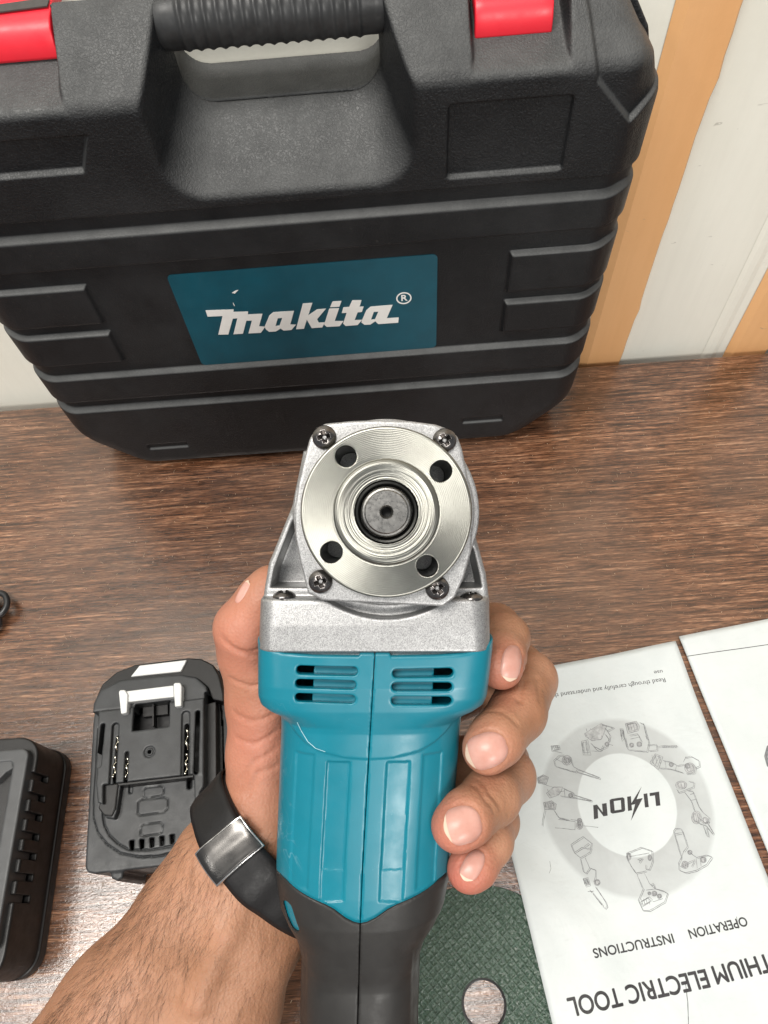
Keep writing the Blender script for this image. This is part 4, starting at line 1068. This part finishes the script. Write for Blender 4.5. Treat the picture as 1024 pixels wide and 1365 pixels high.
for nm, lps in (('letter', [[(654, 462), (704, 454), (711, 527), (688, 530), (682, 474), (655, 478)]]), ('letter', [[(622, 466), (642, 463), (650, 535), (630, 538)]]),
                ('letter', [[(536, 481), (556, 478), (562, 552), (541, 556)]]),
                ('letter', [[(444, 498), (456, 492), (512, 484), (522, 490), (526, 552), (518, 560), (460, 570), (449, 564)], [(466, 504), (503, 499), (506, 548), (471, 553)]]),
                ('letter', [[(358, 526), (378, 522), (408, 562), (404, 518), (428, 514), (434, 580), (412, 584), (382, 544), (384, 594), (362, 600)]]),
                ('lightning_mark', [[(612, 428), (586, 494), (618, 488), (556, 608), (578, 520), (552, 526)]])):
    poly_print(nm, [c5(l) for l in lps], M_ink)
def strokes(name, lines, w=.16, mat=None, wob=.10):
    V, Fc = [], []
    for ln_ in lines:
        pts = []
        for a, b_ in zip(ln_[:-1], ln_[1:]):
            A = np.array(on_cover(*a)); Bq = np.array(on_cover(*b_)); m_ = max(1, int(np.linalg.norm(Bq - A) / 1.2))
            for i in range(m_): pts.append(A + (Bq - A) * i / m_ + rng.normal(0, wob, 2))
        pts.append(np.array(on_cover(*ln_[-1])))
        k0 = len(V)
        for i, p in enumerate(pts):
            t = pts[min(i + 1, len(pts) - 1)] - pts[max(0, i - 1)]; t = t / (np.linalg.norm(t) + 1e-9); s_ = np.array([-t[1], t[0]]) * w * rng.uniform(.6, 1.2)
            for q_ in (p - s_, p + s_): V.append((q_[0] / 1000, q_[1] / 1000, (bh(*p) + .05) / 1000))
        for i in range(len(pts) - 1): Fc.append((k0 + 2 * i, k0 + 2 * i + 2, k0 + 2 * i + 3, k0 + 2 * i + 1))
    return mesh(name, V, Fc, mat or M_ink2, cov, smooth=False)
def circ(cx, cy, r, r2=None, n=12): return [(cx + r * math.cos(2 * math.pi * i / n), cy + (r2 or r) * math.sin(2 * math.pi * i / n)) for i in range(n + 1)]
D = []
D.append([c5(l) for l in ([(296, 190), (330, 182), (346, 262), (306, 262), (296, 190)], [(306, 192), (314, 260)], [(322, 188), (330, 258)], [(312, 150), (400, 96), (430, 110), (400, 180), (352, 188), (318, 164), (312, 150)], circ(374, 152, 24), circ(374, 152, 12), [(400, 100), (466, 118), (430, 136)], [(346, 200), (380, 240), (428, 220), (440, 180), (418, 150)], circ(430, 205, 12), [(360, 215), (400, 235), (410, 210)], [(440, 206), (462, 212)], [(348, 240), (404, 244)], [(320, 160), (410, 104)], [(420, 120), (446, 160), (440, 190)])])
D.append([c5(l) for l in ([(526, 98), (584, 84), (602, 110), (596, 134), (540, 150), (526, 98)], [(536, 104), (584, 94)], [(498, 124), (516, 124), (524, 170), (510, 190), (498, 124)], [(524, 170), (540, 234), (640, 244), (650, 200), (622, 100), (602, 92)], [(622, 96), (640, 180)], circ(600, 206, 14), circ(560, 210, 12), [(548, 158), (590, 150), (610, 190)], [(640, 210), (690, 206), (692, 236), (650, 240)], [(690, 220), (720, 214), (798, 212)], [(720, 222), (798, 224)], [(630, 160), (652, 186)], [(554, 178), (604, 168)], [(510, 130), (534, 224)])])
for k in range(9): D[-1].append(c5([(722 + 9 * k, 213), (727 + 9 * k, 223)]))
D.append([c5(l) for l in ([(684, 256), (724, 272), (700, 340), (656, 304), (684, 256)], [(690, 264), (664, 308)], [(704, 270), (680, 322)], [(724, 290), (770, 300), (800, 318), (848, 310)], [(706, 330), (760, 334), (810, 348), (830, 356)], circ(866, 330, 28), circ(852, 320, 14), [(840, 276), (870, 268), (912, 290), (916, 320), (894, 330)], [(832, 300), (846, 268)], [(846, 360), (890, 356), (894, 320)], circ(768, 312, 12), [(736, 296), (740, 330)], [(796, 318), (790, 342)])])
D.append([c5(l) for l in (circ(820, 420, 30, 22), [(860, 400), (886, 404), (884, 430), (850, 442), (806, 460), (796, 440)], [(850, 445), (880, 452), (910, 530), (930, 560)], [(836, 456), (870, 500), (890, 556)], circ(900, 590, 26, 34), circ(945, 606, 18), [(930, 560), (966, 590), (960, 620)], [(868, 470), (886, 464)], [(874, 500), (898, 494)])])
D.append([c6(l) for l in ([(820, 10), (860, 36), (900, 48)], [(880, 50), (900, 108), (912, 112), (898, 60)], [(905, 34), (942, 96), (934, 98), (898, 50)], [(850, 0), (890, 30), (914, 22)])])
D.append([c5(l) for l in ([(136, 214), (180, 212), (184, 232), (142, 244), (136, 214)], [(142, 224), (182, 222)], [(150, 240), (196, 252)], circ(220, 290, 26), circ(222, 290, 14), [(150, 290), (180, 264), (206, 262)], [(150, 290), (158, 320), (190, 330), (252, 348)], [(236, 270), (250, 320), (276, 334), (266, 352), (250, 346)], [(276, 336), (392, 380), (390, 386), (270, 350)], [(160, 280), (196, 300)])])
D.append([c5(l) for l in ([(64, 384), (96, 366), (124, 380), (110, 418), (70, 410), (64, 384)], [(80, 380), (110, 384)], [(110, 420), (150, 432)], [(112, 462), (152, 430), (200, 430), (180, 470), (130, 488), (112, 462)], [(150, 440), (176, 474)], [(200, 436), (256, 462), (250, 486), (186, 476)], circ(240, 474, 12), [(256, 470), (350, 500), (348, 504), (252, 484)], [(206, 440), (210, 480)], [(140, 460), (210, 450)])])
D.append([c5(l) for l in ([(96, 512), (140, 502), (164, 520), (160, 548), (104, 548), (96, 512)], [(104, 548), (92, 600), (90, 632)], [(150, 550), (176, 590), (230, 602)], [(108, 520), (150, 516)], [(240, 600), (300, 610)], circ(286, 606, 12))])
D.append([c6(l) for l in ([(0, 60), (120, 72)], [(20, 10), (120, 24)], circ(146, 44, 20, 26), circ(146, 44, 8), [(168, 48), (256, 58)], [(120, 24), (118, 72)], [(136, 20), (150, 70)])])
D.append([c6(l) for l in ([(94, 160), (166, 112), (216, 150), (212, 180), (186, 186), (176, 170), (200, 152)], [(94, 160), (114, 208), (160, 178), (176, 176)], [(114, 208), (150, 238), (206, 206), (214, 180)], [(148, 240), (168, 320), (184, 330)], [(180, 238), (206, 300)], [(184, 330), (206, 298), (240, 310), (240, 350), (230, 380)], [(166, 364), (196, 356), (212, 404), (186, 412), (166, 364)], [(176, 372), (192, 368), (204, 398), (190, 402), (176, 372)], circ(250, 385, 18), [(206, 430), (286, 530), (298, 540), (308, 526), (300, 500), (240, 410)], [(218, 436), (290, 526)], [(194, 440), (230, 436)])])
D.append([c6(l) for l in ([(424, 212), (510, 176), (574, 196), (578, 260), (560, 308), (536, 304), (540, 280)], [(424, 212), (430, 250), (452, 290), (480, 330), (540, 316)], circ(562, 238, 12, 18), circ(438, 232, 14, 22), [(444, 232), (560, 210)], [(490, 250), (520, 240), (500, 266)], [(488, 340), (524, 420)], [(530, 330), (560, 390)], [(486, 336), (518, 418)], [(524, 420), (494, 490), (520, 550), (560, 552), (650, 500), (668, 450), (640, 434), (590, 420), (560, 390)], [(508, 500), (560, 470), (580, 490), (520, 530), (508, 500)], circ(590, 450, 16), circ(560, 450, 10), circ(620, 466, 14), [(540, 430), (600, 424)], [(580, 500), (640, 480)], [(566, 400), (584, 392), (594, 420)])])
D.append([c6(l) for l in ([(702, 80), (714, 64), (748, 66), (756, 84), (786, 170), (764, 200)], [(702, 80), (744, 220), (750, 232)], [(712, 96), (752, 90)], [(716, 104), (754, 100)], [(750, 236), (732, 270), (736, 310), (776, 328), (836, 314), (900, 278), (930, 232), (900, 222), (840, 236), (812, 216), (790, 196)], [(744, 290), (800, 262), (830, 250), (810, 290)], circ(772, 280, 22), circ(800, 206, 14), circ(880, 250, 18), [(838, 240), (844, 300)], [(860, 236), (868, 292)], [(764, 200), (748, 250)])])
M_ink3 = simple('pale_grey_ink', (.40, .41, .41), .7, var=.3, vs=400, bstr=0)
for d_ in D:
    ext = []
    for l in d_:
        cx_, cy_ = np.mean(l, axis=0)
        if len(l) > 3 and l[0] == l[-1]:
            ext.append([(cx_ + (p[0] - cx_) * .72, cy_ + (p[1] - cy_) * .72) for p in l])   # inner contour
            n_ = int(rng.integers(2, 5)); w_ = max(p[0] for p in l) - min(p[0] for p in l); h_ = max(p[1] for p in l) - min(p[1] for p in l)
            for k in range(n_): x_ = cx_ + w_ * (k / n_ - .42) * .8; ext.append([(x_, cy_ - h_ * .28), (x_ + w_ * .12, cy_ + h_ * .28)])
        elif len(l) > 2: ext.append([(p[0] + 1.5, p[1] + 1.3) for p in l])
    o_ = strokes('tool_drawing', d_ + ext, .135, None, .05)
    for l in d_:
        if len(l) > 5 and l[0] == l[-1]:
            def pl_(x, y, hh): return (x / 1000, y / 1000, (bh(x, y) + .025) / 1000 + hh)
            curve_mesh('tool_shading', [[on_cover(*p) for p in l[:-1]]], .00001, M_ink3, cov, pl_)
strokes('pen_mark', [[(914, 1312), (917, 1335), (918, 1365), (918, 1400)]], .17, M_ink, .03)
strokes('pen_mark', [[(733, 1148), (734.5, 1158), (732.5, 1164)]], .10, M_ink2, .02); strokes('pen_mark', [[(949, 1229), (984, 1226)], [(982, 1222), (985, 1238)]][1:], .12, M_ink, .02)
# second booklet on the right
L2 = Loc((.1826 - .0012, .1596 - .001), 8.0)
b2 = thing('instruction_booklet', 'white booklet with one ruled line, cut off by the right edge', 'booklet', Matrix.Translation((L2.c[0], L2.c[1], 0)) @ Matrix.Rotation(rad(7.6), 4, 'Z'))
def bh2(u, v): return 1.6 + 1.0 * math.exp(-((u - 4) ** 2 + (v + 4) ** 2) / 700) + .3 * math.sin(u * .05) * math.cos(v * .03) + .12 * math.sin(u * .13 + v * .06)
def sheet2(name, hf, mat, th, ins):
    o = sheet(name, 148, 210, lambda u, v: hf(u + 148, v), mat, b2, th); 
    for v in o.data.vertices: v.co.x += .148 ; v.co.x *= (1 - ins * .004)
    return o
cv2 = sheet2('cover', bh2, M_paper, .12, 0); sheet2('page', lambda u, v: bh2(u, v) - .35, M_paper, .1, 1); sheet2('page', lambda u, v: bh2(u, v) - .75, M_paper, .1, 2)
M2i = Matrix.Rotation(rad(-7.6), 4, 'Z') @ Matrix.Translation((-L2.c[0], -L2.c[1], 0))
def flat2(name, pts, mat, w):
    V, Fc = [], []
    W_ = [M2i @ Vector(onz(p[0], p[1], .0022)) for p in pts]; R_ = []
    for a, b_ in zip(W_[:-1], W_[1:]): R_ += [a.lerp(b_, i / 20) for i in range(20)]
    R_.append(W_[-1])
    for i, p in enumerate(R_):
        t = (R_[min(i + 1, len(R_) - 1)] - R_[max(i - 1, 0)]).normalized(); s_ = Vector((-t.y, t.x, 0)) * w
        for q_ in (p - s_, p + s_): V.append((q_.x, q_.y, (bh2(p.x * 1000, p.y * 1000) + .05) / 1000))
    for i in range(len(R_) - 1): Fc.append((2 * i, 2 * i + 2, 2 * i + 3, 2 * i + 1))
    return mesh(name, V, Fc, mat, cv2, smooth=False)
flat2('ruled_line', [(916, 875), (1024, 859), (1100, 848)], M_ink, .00022)
flat2('printed_ring', [(1046 + 24 * math.cos(a / 12 * 2 * math.pi), 1008 + 24 * math.sin(a / 12 * 2 * math.pi)) for a in range(13)], M_ink2, .0010)

# --- green disc with a woven face
gd = thing('abrasive_disc', 'dark green woven-faced abrasive disc half under the printed booklet', 'abrasive disc', Matrix.Translation((DISC[0], DISC[1], 0)))
v_ = .36; lo = (-59, -59, -.1); X, Y, Z = axes(lo, (59, 59, 2.9), v_)
R = np.sqrt(X * X + Y * Y)
a_ = rad(38); wx = X * math.cos(a_) + Y * math.sin(a_) + .35 * np.sin(Y * .11); wy = -X * math.sin(a_) + Y * math.cos(a_) + .35 * np.sin(X * .1)
pt = 3.5; kx = np.abs(((wx / pt) % 1) - .5) * pt; ky = np.abs(((wy / pt) % 1) - .5) * pt
par = np.where((np.floor(wx / pt + .5) + np.floor(wy / pt + .5)) % 2 > 0, 1, -1)
th_ = np.maximum(1.0 - (kx / .62) ** 2, 0) * (.40 + .12 * par); th2 = np.maximum(1.0 - (ky / .62) ** 2, 0) * (.40 - .12 * par)
grain = np.array(rng.normal(0, 1, (X.shape[0] // 2 + 1, Y.shape[1] // 2 + 1)), np.float32).repeat(2, 0).repeat(2, 1)[:X.shape[0], :Y.shape[1]]
tz = 1.75 + np.maximum(th_, th2) + .13 * grain[:, :, None] * (np.maximum(th_, th2) < .1)
f = np.maximum(np.maximum(Z - tz, .02 - Z), np.maximum(R - 57.2, 10.9 - R))
m, nt, b = new_mat('green_resin_weave'); v = coords(nt)
gcol = ramp(nt, noise(nt, v, 700, 3), [(.3, (.026, .052, .036)), (.7, (.070, .115, .082))])
gcol = mix(nt, gcol, (.07, .12, .09), ramp(nt, noise(nt, v, 260, 2), [(.6, 0.), (.75, .5)]))
nt.links.new(gcol, b.inputs['Base Color']); b.inputs['Roughness'].default_value = .16
bump(nt, b, noise(nt, v, 1100, 3), .6, .0004)
vdb_mesh('woven_face', f, lo, v_, m, gd, .001)
lathe('bore_ring', [(.0108, .0001), (.0108, .0021), (.0112, .0023), (.0120, .0022), (.0120, .0018)], M_batt2, gd, 48)

# --- cable end at the left edge
cb = thing('power_cable', 'short black cable with a round grommet poking in at the left edge', 'cable', Matrix.Translation(tuple(onz(-12, 812, 0))))
co_ = onz(-12, 812, 0)
def wp(px, py, z): p = onz(px, py, z / 1000); return tuple(p - co_)
c_ = Vector(wp(-4, 806, 9)); ring_pts = []
for i in range(40):
    a = 2 * math.pi * i / 39; ring_pts.append((c_.x + .0072 * math.cos(a), c_.y + .0085 * math.sin(a), c_.z + .0008 * math.sin(a)))
tube('grommet', ring_pts, .0022, M_cable, cb, 12, caps=False)
tube('cable', [wp(-90, 900, 3.2), wp(-40, 870, 3.2), wp(-12, 845, 4), wp(-3, 832, 6), wp(-5, 812, 9), wp(-14, 798, 10), wp(-60, 780, 6), wp(-160, 770, 3.2)], .0031, M_cable, cb, 14)
# --- dust and fibres on the table top, beyond counting
FV, FF = [], []
def fibre(x, y, L_, w, a, curl):
    k0 = len(FV); p = np.array([x, y]); n_ = 4
    for i in range(n_ + 1):
        s_ = np.array([-math.sin(a), math.cos(a)]) * w * (1 - .6 * abs(i / n_ - .5)); z = .00010 + .0002 * math.sin(math.pi * i / n_)
        FV.append((p[0] - s_[0], p[1] - s_[1], z)); FV.append((p[0] + s_[0], p[1] + s_[1], z)); FV.append((p[0], p[1], z + w * 1.2))
        p = p + np.array([math.cos(a), math.sin(a)]) * L_ / n_; a += curl
    for i in range(n_):
        b_ = k0 + 3 * i
        for k in range(3): FF.append((b_ + k, b_ + (k + 1) % 3, b_ + 3 + (k + 1) % 3, b_ + 3 + k))
for _ in range(2600):
    x, y = rng.uniform(-.36, .36), rng.uniform(-.08, .39)
    if rng.random() < .75: fibre(x, y, rng.uniform(.0004, .0016), rng.uniform(.00008, .00022), rng.uniform(0, 6.28), 0)
    else: fibre(x, y, rng.uniform(.0015, .0045), rng.uniform(.00005, .0001), rng.normal(.6, .8), rng.normal(0, .25))
fd = mesh('table_dust', FV, FF, simple('pale_dust', (.46, .33, .22), .8, var=.4, vs=300, bstr=0), None, smooth=False)
fd['label'] = 'pale crumbs and fibres scattered over the dark wood table'; fd['category'] = 'dust'; fd['kind'] = 'stuff'
print('script', time.time() - T0)
